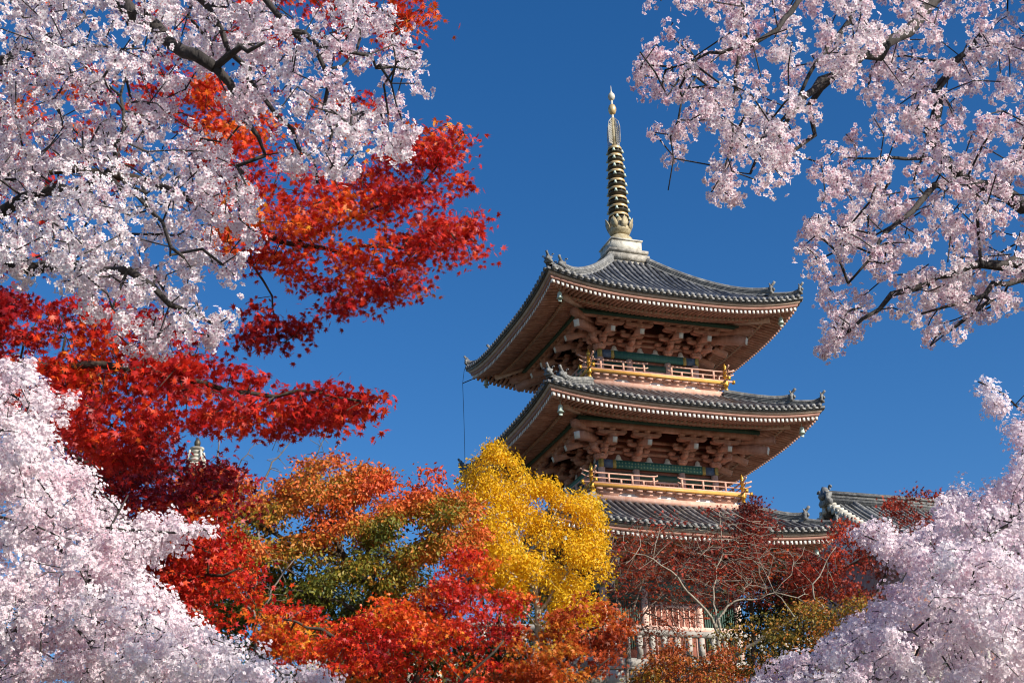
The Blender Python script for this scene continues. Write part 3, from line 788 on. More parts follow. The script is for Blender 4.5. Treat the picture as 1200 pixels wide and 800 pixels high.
class Tree:
    def __init__(self, name, label, cat, base, bark, seed, step=.12, group=None):
        self.o = tag(empty(name, tuple(base)), label, cat, group); self.base = np.asarray(base, float)
        self.pos = []; self.par = []; self.rmin = []; self.limb = []; self.bark = bark
        self.r = np.random.default_rng(seed); self.step = step; self.limbs = []
    def add_limb(self, pts, r0, r1, part='bough', jit=.012):
        p = smooth(pts, self.step); n = len(p)
        p[1:-1] += self.r.normal(0, jit, (max(n-2, 0), 3)); start = len(self.pos); rr = np.linspace(r0, r1, n)
        rr = rr*(1+self.r.normal(0, .05, n))
        par = -1
        if start: par = int(np.argmin(((np.array(self.pos)-p[0])**2).sum(1)))
        li = len(self.limbs); ids = []
        for i in range(n):
            self.pos.append(p[i]); self.par.append(par if i == 0 else start+i-1); self.rmin.append(rr[i]); self.limb.append(li); ids.append(start+i)
        self.limbs.append((part, ids, par)); return self
    def grow(self, att, bf=.25, rtip=.0025, expo=2.4, rmax=.05, sag=.10, only=None):
        r = self.r; att = np.asarray(att, float); m = len(att); pos = self.pos
        P = np.array(pos); pl = np.zeros(len(P))
        best = np.full(m, 1e9); bj = np.zeros(m, int)
        cand = [i for i in range(len(P)) if self.limbs[self.limb[i]][0] != 'trunk' or len(self.limbs) == 1] if self.limbs else range(len(P))
        plen = {i: 0. for i in range(len(P))}
        for j in cand:
            d = np.linalg.norm(att-P[j], axis=1); k = d < best; best[k] = d[k]; bj[k] = j
        alive = np.ones(m, bool); tips = []
        for _ in range(m):
            c = np.where(alive, best, 1e9); a = int(np.argmin(c)); j = int(bj[a]); alive[a] = False
            A = pos[j]; B = att[a]; L = np.linalg.norm(B-A); n = max(1, int(L/self.step))
            off = r.normal(0, sag*L, 3); off[2] += sag*.5*L
            prev = j; new = []
            for i in range(1, n+1):
                t = i/n; q = A+(B-A)*t+off*t*(1-t)*1.6
                if i < n: q = q + r.normal(0, .05*self.step, 3)
                pos.append(q); self.par.append(prev); self.rmin.append(rtip); self.limb.append(-1)
                prev = len(pos)-1; plen[prev] = plen[j]+L*t; new.append(prev)
            tips.append(prev)
            for q in new:
                d = np.linalg.norm(att-pos[q], axis=1)+bf*plen[q]; k = d < best; best[k] = d[k]; bj[k] = q
        self.tips = getattr(self, 'tips', []) + tips
        n = len(pos); s = np.zeros(n); rad = np.array(self.rmin); par = self.par
        for i in range(n-1, -1, -1):
            if self.limb[i] < 0: rad[i] = min(rmax, max(rad[i], s[i]**(1/expo)))
            if par[i] >= 0: s[par[i]] += rad[i]**expo if self.limb[i] < 0 else 0
        self.rad = rad; return self
    def wood(self, k=5, kb=9):
        pos = np.array(self.pos); 
        if not hasattr(self, 'rad'): self.rad = np.array(self.rmin)
        rad = self.rad
        for part, ids, par in self.limbs:
            mb = MB(); pts = pos[ids]; rr = rad[ids].copy()
            if par >= 0: pts = np.concatenate([pos[par][None], pts]); rr = np.concatenate([[rr[0]], rr])
            if part == 'trunk': rr[:3] *= np.array([1.5, 1.2, 1.05])[:len(rr[:3])]
            pp = pts-self.base; mb.tube(pp, rr, kb); mb.build(part, self.bark, self.o, smooth=True)
        kids = {}
        for i in range(len(pos)):
            if self.limb[i] < 0: kids.setdefault(self.par[i], []).append(i)
        main = {p: max(c, key=lambda q: rad[q]) for p, c in kids.items()}
        mb = MB(); some = False
        for i in range(len(pos)):
            if self.limb[i] >= 0: continue
            p = self.par[i]
            if self.limb[p] < 0 and main[p] == i: continue
            ch = [p, i]
            while ch[-1] in main: ch.append(main[ch[-1]])
            rr = rad[ch].copy(); rr[0] = rr[1]; mb.tube(pos[ch]-self.base, rr, k, cap=False); some = True
        if some: mb.build('twigs', self.bark, self.o, smooth=True)
        return self
    def sites(self, frac_mid=.3, rlim=.006):
        pos = np.array(self.pos); t = list(self.tips)
        mid = [i for i in range(len(pos)) if self.limb[i] < 0 and self.rad[i] < rlim]
        self.r.shuffle(mid); t += mid[:int(len(mid)*frac_mid)]
        return pos[t]
    def leaves(self, name, mat, tmpl, P, N, spin_up, size, tint):
        """P places, N normals, each leaf turned about its normal so that its tip points along spin_up (or anywhere)"""
        V, Fc, C = tmpl; n = len(P); r = self.r
        N = unit(N); U = spin_up - (spin_up*N).sum(1, keepdims=True)*N; U = unit(U); S = np.cross(U, N)
        B = np.stack([S, U, N], 1)                     # rows
        W = np.einsum('vi,nij->nvj', V, B)*size[:, None, None] + (P-self.base)[:, None]
        m = len(V); T = tint[:, None]*(1-C[None])+C[None]
        mb = MB(); mb.V = [W.reshape(-1, 3)]; mb.A = [T.ravel()]; mb.n = n*m
        mb.F = [(f[None]+(np.arange(n)*m)[:, None, None]).reshape(-1, f.shape[1]) for f in Fc]
        return mb.build(name, mat, self.o, attr=True)

def flower_template(full=True, seed=0):
    V = []; C = []; f4 = []; f5 = []
    for i in range(5):
        a = i*2*math.pi/5; c, s = math.cos(a), math.sin(a)
        pr = [(.10,0,.02,1), (.62,.36,.20,0), (.98,.17,.16,0), (.88,0,.20,0), (.98,-.17,.16,0), (.62,-.36,.20,0)] if full else [(.06,0,0,1), (.62,.40,.2,0), (1.0,0,.15,0), (.62,-.40,.2,0)]
        b = len(V)
        for x, y, z, t in pr: V.append((c*x-s*y, s*x+c*y, z)); C.append(t*.9)
        if full: f4 += [[b, b+5, b+4, b+3], [b, b+3, b+2, b+1]]
        else: f4.append([b, b+3, b+2, b+1])
    if full:
        b = len(V)
        for i in range(5):
            a = (i+.5)*2*math.pi/5; V.append((.15*math.cos(a), .15*math.sin(a), .10)); C.append(1.0)
        f5 = [np.array([[b, b+1, b+2, b+3, b+4]])]
    return np.array(V), [np.array(f4)]+f5, np.array(C)
FLOWER, FLOWER_S = flower_template(), flower_template(False)
def maple_template(lobes=7):
    V = [(0, .12, 0)]; angs = np.linspace(-2.25, 2.25, lobes)
    out = []
    for i, a in enumerate(angs):
        L = (.62, .86, 1.0, 1.06, 1.0, .86, .62)[i] if lobes == 7 else (.6, .95, 1.05, .95, .6)[i]
        out.append((L*math.sin(a), .12+L*math.cos(a), -.22*L*L))
        if i < lobes-1:
            m = (a+angs[i+1])/2; out.append((.36*math.sin(m), .12+.36*math.cos(m), -.02))
    out.append((0, -.10, 0)); V += out; n = len(out)
    F = [[0, i+1, (i+1) % n + 1] for i in range(n)]
    return np.array(V), [np.array(F)], np.zeros(len(V))
MAPLE, MAPLE_S = maple_template(7), maple_template(5)
LEAF = (np.array([(0,0,0), (.26,.48,.06), (0,1,-.08), (-.26,.48,.06)]), [np.array([[0,1,2],[0,2,3]])], np.zeros(4))
LEAF_C = (LEAF[0]-np.array([0,.5,0]), LEAF[1], LEAF[2])

def blossoms(T, sites, per, rad, size, mat, tmpl, seed, drop=.02, name='blossom', heart=None):
    r = np.random.default_rng(seed); n = len(sites); cnt = r.poisson(per*r.uniform(.4, 1.5, n))
    idx = np.repeat(np.arange(n), cnt); m = len(idx); d = unit(r.normal(size=(m, 3)))
    cr = rad*r.uniform(.6, 1.3, n); cen = sites + r.normal(0, rad*.35, (n, 3)) - np.array([0, 0, drop])
    P = cen[idx] + d*(cr[idx]*r.uniform(.35, 1.05, m))[:, None]
    N = d + .55*r.normal(size=(m, 3))
    if heart is not None: N = N + .9*unit(P-np.asarray(heart))
    tint = np.clip(wave(P[:,0], P[:,1], P[:,2], .5, seed+3)*.2 + .3 + r.normal(0, .16, n)[idx] + r.normal(0, .10, m), 0, .68)
    return T.leaves(name, mat, tmpl, P, N, r.normal(size=(m, 3)), size*r.uniform(.75, 1.15, m), tint)
def pads(T, sites, per, rad, flat, size, mat, tmpl, seed, tint_fn, upn=.8, name='crown', droop=.25, out=None):
    r = np.random.default_rng(seed); n = len(sites); cnt = r.poisson(per*r.uniform(.5, 1.5, n))
    idx = np.repeat(np.arange(n), cnt); m = len(idx); off = r.normal(size=(m, 3))*rad*np.array([1, 1, flat]); off[:,2] -= droop*np.hypot(off[:,0], off[:,1])
    P = sites[idx]+off; N = np.array([0, 0, upn]) + .55*r.normal(size=(m, 3)) + unit(off)*.35
    tipd = off+.5*rad*r.normal(size=(m, 3))+np.array([0, 0, -.6*rad])
    tint = np.clip(tint_fn(P) + r.normal(0, .09, n)[idx] + r.normal(0, .10, m), 0, 1)
    return T.leaves(name, mat, tmpl, P, N, tipd, size*r.uniform(.7, 1.2, m), tint)
def PX(*q): return np.array([at(x, y, d) for x, y, d in q])

M['petal_white'] = foliage('white_cherry_petals', [(0,(.80,.73,.76)),(.35,(.91,.87,.89)),(.68,(.86,.74,.79)),(.9,(.66,.36,.44)),(1,(.36,.09,.14))], .42, .7, .1)
M['petal_pale'] = foliage('pale_pink_petals', [(0,(.95,.91,.925)),(.40,(.94,.87,.90)),(.68,(.90,.78,.83)),(.9,(.66,.40,.50)),(1,(.42,.14,.2))], .42, .7, .1)
M['petal_pink'] = foliage('pink_cherry_petals', [(0,(.95,.89,.895)),(.35,(.92,.81,.835)),(.68,(.86,.67,.73)),(.9,(.60,.28,.36)),(1,(.36,.08,.13))], .42, .7, .1)
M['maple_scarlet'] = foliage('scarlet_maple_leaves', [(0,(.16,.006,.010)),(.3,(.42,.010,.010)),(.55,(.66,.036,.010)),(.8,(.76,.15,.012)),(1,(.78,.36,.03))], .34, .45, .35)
M['orange_leaf'] = foliage('orange_and_olive_leaves', [(0,(.075,.095,.014)),(.28,(.24,.21,.022)),(.46,(.46,.20,.025)),(.64,(.64,.16,.028)),(1,(.60,.075,.022))], .27, .5, .3)
M['yellow_leaf'] = foliage('golden_yellow_leaves', [(0,(.56,.29,.008)),(.5,(.83,.50,.012)),(1,(.88,.64,.05))], .42, .5, .3)
M['maroon_leaf'] = foliage('maroon_leaves', [(0,(.10,.014,.012)),(.5,(.27,.040,.022)),(.8,(.50,.050,.025)),(1,(.56,.13,.035))], .38, .55, .3)
M['rust_leaf'] = foliage('rust_and_orange_leaves', [(0,(.16,.04,.015)),(.3,(.36,.05,.016)),(.55,(.58,.10,.018)),(.8,(.66,.22,.03)),(1,(.50,.32,.04))], .42, .5, .3)
M['rust_olive'] = foliage('olive_and_rust_leaves', [(0,(.045,.050,.010)),(.3,(.14,.12,.015)),(.5,(.32,.18,.02)),(.7,(.44,.13,.025)),(1,(.40,.08,.025))], .27, .55, .3)
M['evergreen'] = foliage('dark_evergreen_leaves', [(0,(.022,.035,.010)),(.6,(.05,.065,.016)),(1,(.13,.11,.02))], .30, .5, .3)

# ---- white cherry over the upper left, trunk just outside the picture
gz = lambda x, y: float(zground(x, y))
T = Tree('cherry_tree', 'white cherry in full blossom filling the upper left over the red maple', 'cherry tree', (-2.75, 5.2, gz(-2.75, 5.2)), M['bark_cherry'], 21, .09)
T.add_limb([(-2.75,5.2,-1.6), (-2.70,5.25,-.2), (-2.45,5.35,1.2), (-2.30,5.4,2.2), at(-62,200,5.4), at(-82,-20,5.3), at(-120,-220,5.2), at(-170,-420,5.1)], .16, .03, 'trunk', .01)
T.add_limb([at(-62,200,5.4), (-2.9,5.2,3.2), (-3.7,5.0,3.9), (-4.4,4.8,4.3)], .06, .015)
T.add_limb([at(-70,60,5.35), (-3.0,4.7,4.2), (-3.4,4.0,4.9)], .05, .012)
T.add_limb(PX((-70,-110,5.3),(40,-95,5.2),(110,-45,5.1),(140,0,5.05),(182,35,5.0),(231,72,4.95),(252,79,4.95)), .050, .024)
T.add_limb(PX((252,79,4.95),(270,95,5.0),(290,137,5.1),(311,182,5.15)), .020, .006)
T.add_limb(PX((252,79,4.95),(276,64,4.9),(310,50,4.8)), .016, .006)
T.add_limb(PX((140,0,5.05),(200,-40,5.0),(231,-8,5.0),(270,60,5.05),(308,115,5.1),(353,168,5.2),(372,215,5.25)), .018, .006)
T.add_limb(PX((200,-40,5.0),(270,-45,4.9),(304,-10,4.85),(336,35,4.9),(371,63,5.0),(382,105,5.05),(385,182,5.15)), .018, .006)
T.add_limb(PX((336,35,4.9),(400,58,4.85),(445,76,4.9),(478,82,5.0)), .012, .004)
T.add_limb(PX((445,76,4.9),(458,100,4.9),(470,75,4.85),(489,62,4.8)), .007, .004)
T.add_limb(PX((-62,290,5.4),(0,305,5.3),(55,313,5.2),(110,311,5.15),(150,325,5.1),(200,350,5.1),(260,385,5.2)), .040, .006)
T.add_limb(PX((-62,240,5.4),(0,250,5.35),(28,234,5.3),(70,222,5.2),(105,215,5.15),(122,205,5.1)), .030, .014)
T.add_limb(PX((122,205,5.1),(132,190,5.1),(139,150,5.0),(141,112,5.0)), .013, .006)
T.add_limb(PX((122,205,5.1),(145,222,5.05),(190,265,5.0),(216,302,5.0)), .013, .006)
T.add_limb(PX((-66,80,5.4),(0,68,5.5),(22,59,5.6),(70,40,5.7),(100,20,5.8)), .030, .008)
A1 = [(-60,-60),(300,-60),(312,55),(245,72),(215,110),(208,128),(235,158),(268,168),(285,200),(300,232),(302,262),(297,290),(250,300),(215,322),(150,330),(60,332),(-60,318)]
A2 = [(215,-60),(435,-60),(450,-10),(466,30),(494,70),(498,108),(470,128),(490,150),(480,186),(440,175),(402,205),(362,192),(330,190),(300,150),(262,110),(240,70)]
A3 = [(60,322),(240,285),(285,300),(278,365),(250,385),(175,402),(140,398),(100,350)]
att = np.concatenate([spray(A1, 13.0, 5.3, 1.5, -.75, 30, 1, [(58,215,13),(48,202,8),(72,272,10),(118,200,7),(160,98,9)]), spray(A2, 14.5, 5.0, 1.2, -.45, 24, 2),
                      spray(A3, 15, 5.15, .7, -.25, 24, 3), spray([(130,395),(260,380),(240,410),(160,420)], 22, 5.15, .4, -.2, 20, 4), crown_beyond((-3.6,5.0,3.9), (1.4,1.5,1.5), 420, 301)])
T.grow(att, .2, .0028, 2.5, .013).wood(5)
blossoms(T, T.sites(.85), 11.5, .046, .0140, M['petal_white'], FLOWER, 31, heart=None)

# ---- pink cherry over the upper right
T = Tree('cherry_tree', 'pink cherry with dark boughs hanging into the upper right sky', 'cherry tree', (3.15, 5.6, gz(3.15, 5.6)), M['bark_cherry'], 22, .09)
T.add_limb([(3.15,5.6,-1.6), (3.1,5.6,0), (2.85,5.7,1.5), at(1275,330,5.8), at(1272,120,5.8), at(1262,-90,5.7), at(1280,-300,5.6), at(1330,-480,5.5)], .17, .03, 'trunk', .01)
T.add_limb([at(1272,200,5.8), (3.3,5.7,3.5), (4.1,5.6,4.2), (4.8,5.5,4.5)], .07, .015)
T.add_limb([at(1270,60,5.8), (3.1,5.1,4.4), (3.6,4.5,5.0)], .05, .012)
T.add_limb(PX((1264,-60,5.75),(1210,-70,5.7),(1150,-50,5.6),(1100,0,5.5),(1063,33,5.4),(1028,62,5.3),(1000,74,5.25),(965,94,5.2),(941,117,5.1),(915,148,5.1),(879,204,5.1)), .050, .005)
T.add_limb(PX((1000,74,5.25),(973,90,5.3),(953,129,5.35),(943,157,5.4),(930,180,5.4),(895,203,5.4)), .020, .004)
T.add_limb(PX((1100,-60,5.4),(1040,-40,5.2),(1012,0,5.1),(985,35,5.0),(957,74,4.9),(938,113,4.9),(905,150,4.9),(880,175,4.9)), .018, .004)
T.add_limb(PX((1040,-40,5.2),(960,-30,5.0),(936,0,4.9),(918,23,4.85),(887,47,4.8),(863,67,4.8),(859,110,4.8),(853,184,4.85)), .018, .004)
T.add_limb(PX((887,47,4.8),(850,62,4.75),(816,70,4.7),(780,82,4.7)), .009, .003)
T.add_limb(PX((816,70,4.7),(781,106,4.7),(773,86,4.68),(750,61,4.65)), .006, .003)
T.add_limb(PX((816,90,4.7),(785,157,4.7),(789,188,4.7),(783,223,4.7)), .005, .002)
T.add_limb(PX((1266,245,5.8),(1200,235,5.7),(1161,223,5.7),(1122,211,5.65),(1106,188,5.6),(1096,157,5.6),(1098,117,5.6),(1114,78,5.7),(1150,40,5.7)), .042, .010)
T.add_limb(PX((1106,188,5.6),(1060,184,5.55),(1024,188,5.5),(985,200,5.5)), .010, .003)
T.add_limb(PX((1122,211,5.65),(1098,217,5.5),(1056,258,5.4),(1037,274,5.35),(1016,305,5.3),(994,332,5.3)), .020, .004)
T.add_limb(PX((1262,315,5.8),(1200,311,5.6),(1175,313,5.5),(1137,311,5.45),(1100,324,5.4),(1050,346,5.4),(1025,361,5.4),(994,389,5.4)), .034, .005)
T.add_limb(PX((1150,312,5.45),(1152,300,5.45),(1147,280,5.4)), .012, .005)
T.add_limb(PX((1240,325,5.7),(1200,326,5.6),(1169,335,5.55),(1131,352,5.5),(1075,369,5.5)), .018, .004)
T.add_limb(PX((1161,352,5.5),(1120,380,5.5),(1090,405,5.5)), .010, .003)
B1 = [(762,-50),(1010,-50),(1052,10),(1040,45),(1015,62),(992,80),(990,100),(962,125),(945,162),(925,190),(895,205),(868,222),(842,212),(822,190),(852,165),(838,142),(800,160),(775,168),(750,150),(742,116),(745,62),(772,40)]
B2 = [(1020,-50),(1260,-50),(1260,310),(1190,345),(1140,372),(1110,395),(1088,410),(1078,395),(1085,372),(1040,362),(985,398),(966,395),(990,365),(975,340),(945,300),(938,285),(942,255),(938,238),(965,212),(962,188),(992,150),(1018,122),(1010,100),(1020,70),(1055,40)]
att = np.concatenate([spray(B1, 16.5, 4.95, 1.1, -.30, 22, 5, [(945,60,9),(880,25,8),(905,95,8),(930,70,6)]), spray([(770,165),(940,180),(925,212),(850,243),(800,228)], 25, 4.95, .5, -.1, 18, 6),
                      spray(B2, 15.0, 5.5, 1.3, -.42, 24, 7, [(1010,265,9),(1075,232,10),(1190,165,9),(1165,150,8),(1100,60,9),(1160,225,7),(1085,300,8)]),
                      spray([(960,330),(1040,360),(985,410),(955,405)], 20, 5.4, .4, -.2, 18, 8), crown_beyond((3.9,5.4,3.9), (1.3,1.4,1.4), 420, 302)])
T.grow(att, .2, .0028, 2.5, .013).wood(5)
blossoms(T, T.sites(.9), 15, .045, .0124, M['petal_pink'], FLOWER, 32, heart=at(1060,250,7.5))

# ---- fine-flowered cherries rising from below on both sides
T = Tree('cherry_tree', 'dense white cherry rising in the lower left corner below the red maple', 'cherry tree', (-2.6, 8.0, gz(-2.6, 8.0)), M['bark_cherry'], 23, .13)
T.add_limb([(-2.6,8.0,-1.6), (-2.62,8.0,-.6), (-2.7,8.05,.2), at(40,900,8.1)], .15, .10, 'trunk', .01)
T.add_limb(PX((40,900,8.1),(-10,760,8.0),(-30,620,7.9),(-10,520,7.9),(30,470,7.9),(70,462,7.9)), .035, .004)
T.add_limb(PX((40,900,8.1),(100,790,7.8),(120,700,7.7),(130,620,7.7),(150,580,7.8)), .028, .004)
T.add_limb(PX((40,900,8.1),(150,840,7.9),(210,780,7.8),(290,765,7.8),(330,790,7.8)), .026, .004)
T.add_limb(PX((-10,760,8.0),(40,715,7.6),(90,735,7.5),(130,780,7.5)), .02, .005)
T.add_limb(PX((120,700,7.7),(70,640,7.6),(10,610,7.5),(-40,600,7.5)), .02, .005)
T.add_limb(PX((130,620,7.7),(180,625,7.7),(240,620,7.75)), .012, .004)
C1 = [(-60,415),(25,425),(50,445),(52,490),(75,530),(108,552),(118,590),(160,600),(205,612),(195,640),(168,655),(178,690),(215,718),(262,748),(300,765),(335,778),(345,840),(-60,860)]
att = np.concatenate([spray(C1, 8.2, 7.85, 2.0, -1.0, 30, 9), spray([(40,452),(66,470),(88,455),(92,462),(70,490),(50,492)], 8, 7.85, .3, -.8, 20, 10),
                      spray([(170,600),(236,610),(250,622),(200,640),(160,640)], 9, 7.8, .4, -.6, 20, 12), spray([(330,790),(378,782),(384,795),(340,830)], 9, 7.8, .4, -.6, 20, 13)])
T.grow(att, .3, .0024, 2.5, .010).wood(4)
blossoms(T, T.sites(.5), 44, .062, .0105, M['petal_white'], FLOWER_S, 33, heart=at(60,900,9.6))

T = Tree('cherry_tree', 'dense pale pink cherry rising in the lower right corner below the blue sky', 'cherry tree', (3.75, 9.0, gz(3.75, 9.0)), M['bark_cherry'], 24, .13)
T.add_limb([(3.75,9.0,-1.6), (3.72,9.0,-.6), (3.7,9.0,.3), at(1190,880,9.0)], .16, .10, 'trunk', .01)
T.add_limb(PX((1190,880,9.0),(1215,740,8.9),(1225,600,8.8),(1215,500,8.8),(1175,462,8.8),(1146,447,8.8)), .036, .004)
T.add_limb(PX((1190,880,9.0),(1130,760,8.7),(1100,690,8.6),(1070,650,8.6),(1010,626,8.6)), .028, .004)
T.add_limb(PX((1190,880,9.0),(1080,820,8.8),(1000,780,8.7),(930,775,8.7),(880,790,8.7)), .028, .004)
T.add_limb(PX((1215,740,8.9),(1160,690,8.4),(1120,700,8.3),(1070,740,8.3)), .02, .005)
T.add_limb(PX((1225,600,8.8),(1170,620,8.5),(1130,650,8.4)), .02, .005)
D1 = [(1260,455),(1206,470),(1188,520),(1190,560),(1160,565),(1105,580),(1085,620),(1055,640),(1070,668),(1020,712),(985,738),(940,768),(905,778),(870,805),(860,850),(1260,860)]
att = np.concatenate([spray(D1, 8.2, 8.75, 2.0, -1.0, 30, 14), spray([(1134,440),(1150,445),(1200,478),(1215,430),(1225,520),(1190,510),(1160,478)], 11, 8.8, .4, -.4, 18, 15),
                      spray([(1000,616),(1040,618),(1090,640),(1075,668),(1040,655)], 9.5, 8.6, .5, -.6, 18, 16)])
T.grow(att, .3, .0024, 2.5, .010).wood(4)
blossoms(T, T.sites(.5), 44, .068, .0118, M['petal_pale'], FLOWER_S, 34, heart=at(1190,900,10.6))

# ---- scarlet maple behind the upper-left cherry
T = Tree('maple_tree', 'scarlet maple with long leafy boughs reaching right behind the white cherry', 'maple tree', (-4.5, 9.1, gz(-4.5, 9.1)), M['bark_maple'], 25, .14)
T.add_limb([(-4.5,9.1,-1.7), (-4.45,9.1,0), (-4.35,9.1,1.6), at(-90,430,9.10), at(-100,250,9.10), at(-100,60,9.23), at(-95,-100,9.36), at(-120,-260,9.4)], .18, .03, 'trunk', .01)
T.add_limb([at(-100,250,9.1), (-4.9,9.1,4.8), (-5.9,9.0,5.6), (-6.8,8.9,6.0)], .07, .015)
T.add_limb(PX((-90,440,9.10),(0,427,8.71),(40,432,8.58),(80,431,8.52),(150,433,8.45),(220,445,8.45),(290,460,8.45),(350,462,8.45),(425,470,8.45)), .040, .007)
T.add_limb(PX((-90,470,9.10),(20,470,8.97),(80,482,8.97),(130,500,8.97),(175,530,9.10),(215,560,9.10)), .025, .006)
T.add_limb(PX((-98,230,9.10),(60,200,9.36),(180,215,9.49),(290,262,9.49),(345,285,9.49),(400,292,9.49),(470,290,9.43),(545,282,9.36)), .050, .007)
T.add_limb(PX((345,285,9.49),(420,250,9.36),(480,225,9.23),(545,160,9.10)), .014, .004)
T.add_limb(PX((290,262,9.49),(300,310,9.36),(318,345,9.36),(325,400,9.36)), .012, .004)
T.add_limb(PX((180,215,9.49),(240,150,9.62),(270,110,9.75),(260,90,9.75)), .014, .005)
T.add_limb(PX((-80,0,9.23),(60,-40,9.49),(220,-30,9.62),(380,-10,9.49),(480,25,9.36)), .030, .005)
R1 = [(205,78),(238,70),(272,112),(285,162),(320,195),(400,200),(440,182),(475,158),(492,142),(522,145),(548,156),(546,172),(528,190),(546,205),(550,230),(566,264),(572,284),(562,302),(530,312),(500,325),(495,352),(455,345),(420,358),(405,376),(375,352),(345,322),(300,312),(262,302),(240,230),(225,150)]
R1b = [(278,345),(300,342),(318,362),(340,375),(362,368),(365,385),(335,402),(318,428),(300,420),(282,398)]
R1c = [(-60,-50),(470,-50),(480,20),(460,110),(400,190),(300,200),(215,120),(150,200),(120,300),(-60,320)]
R2 = [(-60,335),(25,342),(90,352),(135,350),(195,368),(238,385),(252,418),(300,440),(340,457),(385,450),(424,456),(450,468),(436,486),(428,517),(390,512),(352,494),(300,512),(258,500),(222,527),(190,545),(130,540),(70,500),(-60,470)]
sites_R = [spray(R1, 11.5, 9.42, 1.3, -.30, 24, 40, [(440,272,12),(535,198,8),(470,300,8),(385,318,8)], layer=1.6), spray(R1b, 12, 9.36, .5, -.5, 20, 41), spray(R1c, 21, 9.9, 1.2, -.1, 28, 42),
           spray([(448,-20),(500,-20),(505,18),(490,52),(462,48)], 14, 9.36, .5, -.6, 20, 43), spray(R2, 11, 8.55, 1.3, -.22, 26, 44, [(30,372,16),(60,350,10),(75,412,8),(229,520,26),(280,470,6),(150,470,7)], layer=1.7)]
T.grow(np.concatenate(sites_R + [crown_beyond((-5.6,9.2,5.6), (1.7,1.7,1.9), 520, 303)]), .25, .0030, 2.5, .018).wood(5)
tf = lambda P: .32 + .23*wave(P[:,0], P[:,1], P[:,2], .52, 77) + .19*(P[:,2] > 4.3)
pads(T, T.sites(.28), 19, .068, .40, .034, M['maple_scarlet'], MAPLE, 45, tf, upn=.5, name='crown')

# ---- dark crimson maple further back on the left
b0 = at(150, 860, 11.5)
T = Tree('maple_tree', 'dark crimson maple between the lower left cherry and the orange tree', 'maple tree', (b0[0], 11.5, gz(b0[0], 11.5)), M['bark_maple'], 26, .16)
T.add_limb([(b0[0],11.5,gz(b0[0],11.5)-.1), (b0[0],11.5,.6), at(150,790,11.5), at(165,700,11.4)], .15, .07, 'trunk', .01)
T.add_limb(PX((165,700,11.4),(150,620,11.2),(120,560,11.0),(70,520,11.0)), .05, .01)
T.add_limb(PX((165,700,11.4),(200,620,11.3),(225,570,11.3),(235,540,11.3)), .05, .01)
T.add_limb(PX((165,700,11.4),(225,680,11.0),(280,665,10.8)), .03, .008)
M2 = [(55,495),(120,520),(190,540),(225,532),(250,528),(275,560),(286,585),(262,610),(270,640),(302,655),(308,672),(285,688),(240,668),(215,690),(205,720),(165,690),(130,640),(95,600)]
T.grow(np.concatenate([spray(M2, 9.5, 11.2, 1.6, -.9, 26, 46, [(229,522,25)]), spray([(60,640),(210,600),(330,700),(260,760),(140,780)], 16, 11.4, 1.4, -.2, 26, 47)]), .25, .003, 2.5, .02).wood(5)
tf2 = lambda P: .22 + .17*wave(P[:,0], P[:,1], P[:,2], .7, 78) + .30*(P[:,2] < at(0,625,11.2)[2])
pads(T, T.sites(.3), 26, .11, .5, .034, M['maple_scarlet'], MAPLE_S, 48, tf2, upn=.45, name='crown')

# ---- trees on the slope
def slope_tree(name, label, cat, bx, by, bark, seed, trunk, boughs, att, r0=.16, step=.28, rtip=.006, rmax=.06, bf=.25, group=None):
    """trunk: picture points with distance, standing on the ground below its first point"""
    p = PX(*trunk); x, y = p[0][0]+bx, p[0][1]+by; z = gz(x, y)
    T = Tree(name, label, cat, (x, y, z), bark, seed, step, group)
    T.add_limb(np.concatenate([[(x, y, z-.15)], [lerp(np.array([x, y, z]), p[0], .5)], p]), r0, r0*.55, 'trunk', .02)
    for q, ra, rb in boughs: T.add_limb(PX(*q), ra, rb, 'bough', .03)
    T.grow(att, bf, rtip, 2.4, rmax).wood(5, 8); return T

O1 = [(215,560),(262,545),(300,572),(340,560),(352,535),(395,532),(420,545),(448,548),(465,562),(500,545),(520,552),(512,575),(545,580),(560,600),(562,640),(540,655),(520,690),(480,700),(430,740),(360,770),(290,760),(250,720),(215,690),(205,640)]
T = slope_tree('broadleaf_tree', 'wide round tree with orange top and olive green inside, left of the yellow tree', 'tree', .2, .3, M['bark_dark'], 51,
    [(452,780,36),(448,730,36),(440,690,36)], [([(440,690,36),(400,650,35.5),(388,600,35.3),(372,560,35.2)], .11, .03), ([(440,690,36),(480,660,36.5),(520,620,36.8),(530,590,37)], .10, .03),
     ([(440,690,36),(430,630,37),(450,590,37.4),(430,560,37.5)], .10, .03), ([(400,650,35.5),(330,630,35),(270,600,34.8),(240,580,34.6)], .07, .02), ([(448,730,36),(380,700,34.8),(320,690,34.4),(270,690,34.4)], .07, .02),
     ([(480,660,36.5),(505,655,37.2),(545,640,37.6)], .05, .02)],
    spray(O1, 6.0, 36, 6.5, .05, 20, 52, [(500,668,20),(468,622,13),(415,640,15),(350,655,13),(385,592,9),(300,622,11),(440,598,9),(450,660,10),(395,685,12),(330,600,8)], 60), .20)
zc = at(400, 600, 36)[2]
tfo = lambda P: .57 + .34*wave(P[:,0], P[:,1], P[:,2], 1.3, 79) + .16*wave(P[:,0], P[:,1], P[:,2], .5, 89) + .17*(P[:,2]-zc) + .05*np.clip(P[:,0]+2.5, 0, 2)
pads(T, T.sites(.15), 40, .17, .5, .120, M['orange_leaf'], LEAF, 53, tfo, upn=.25)

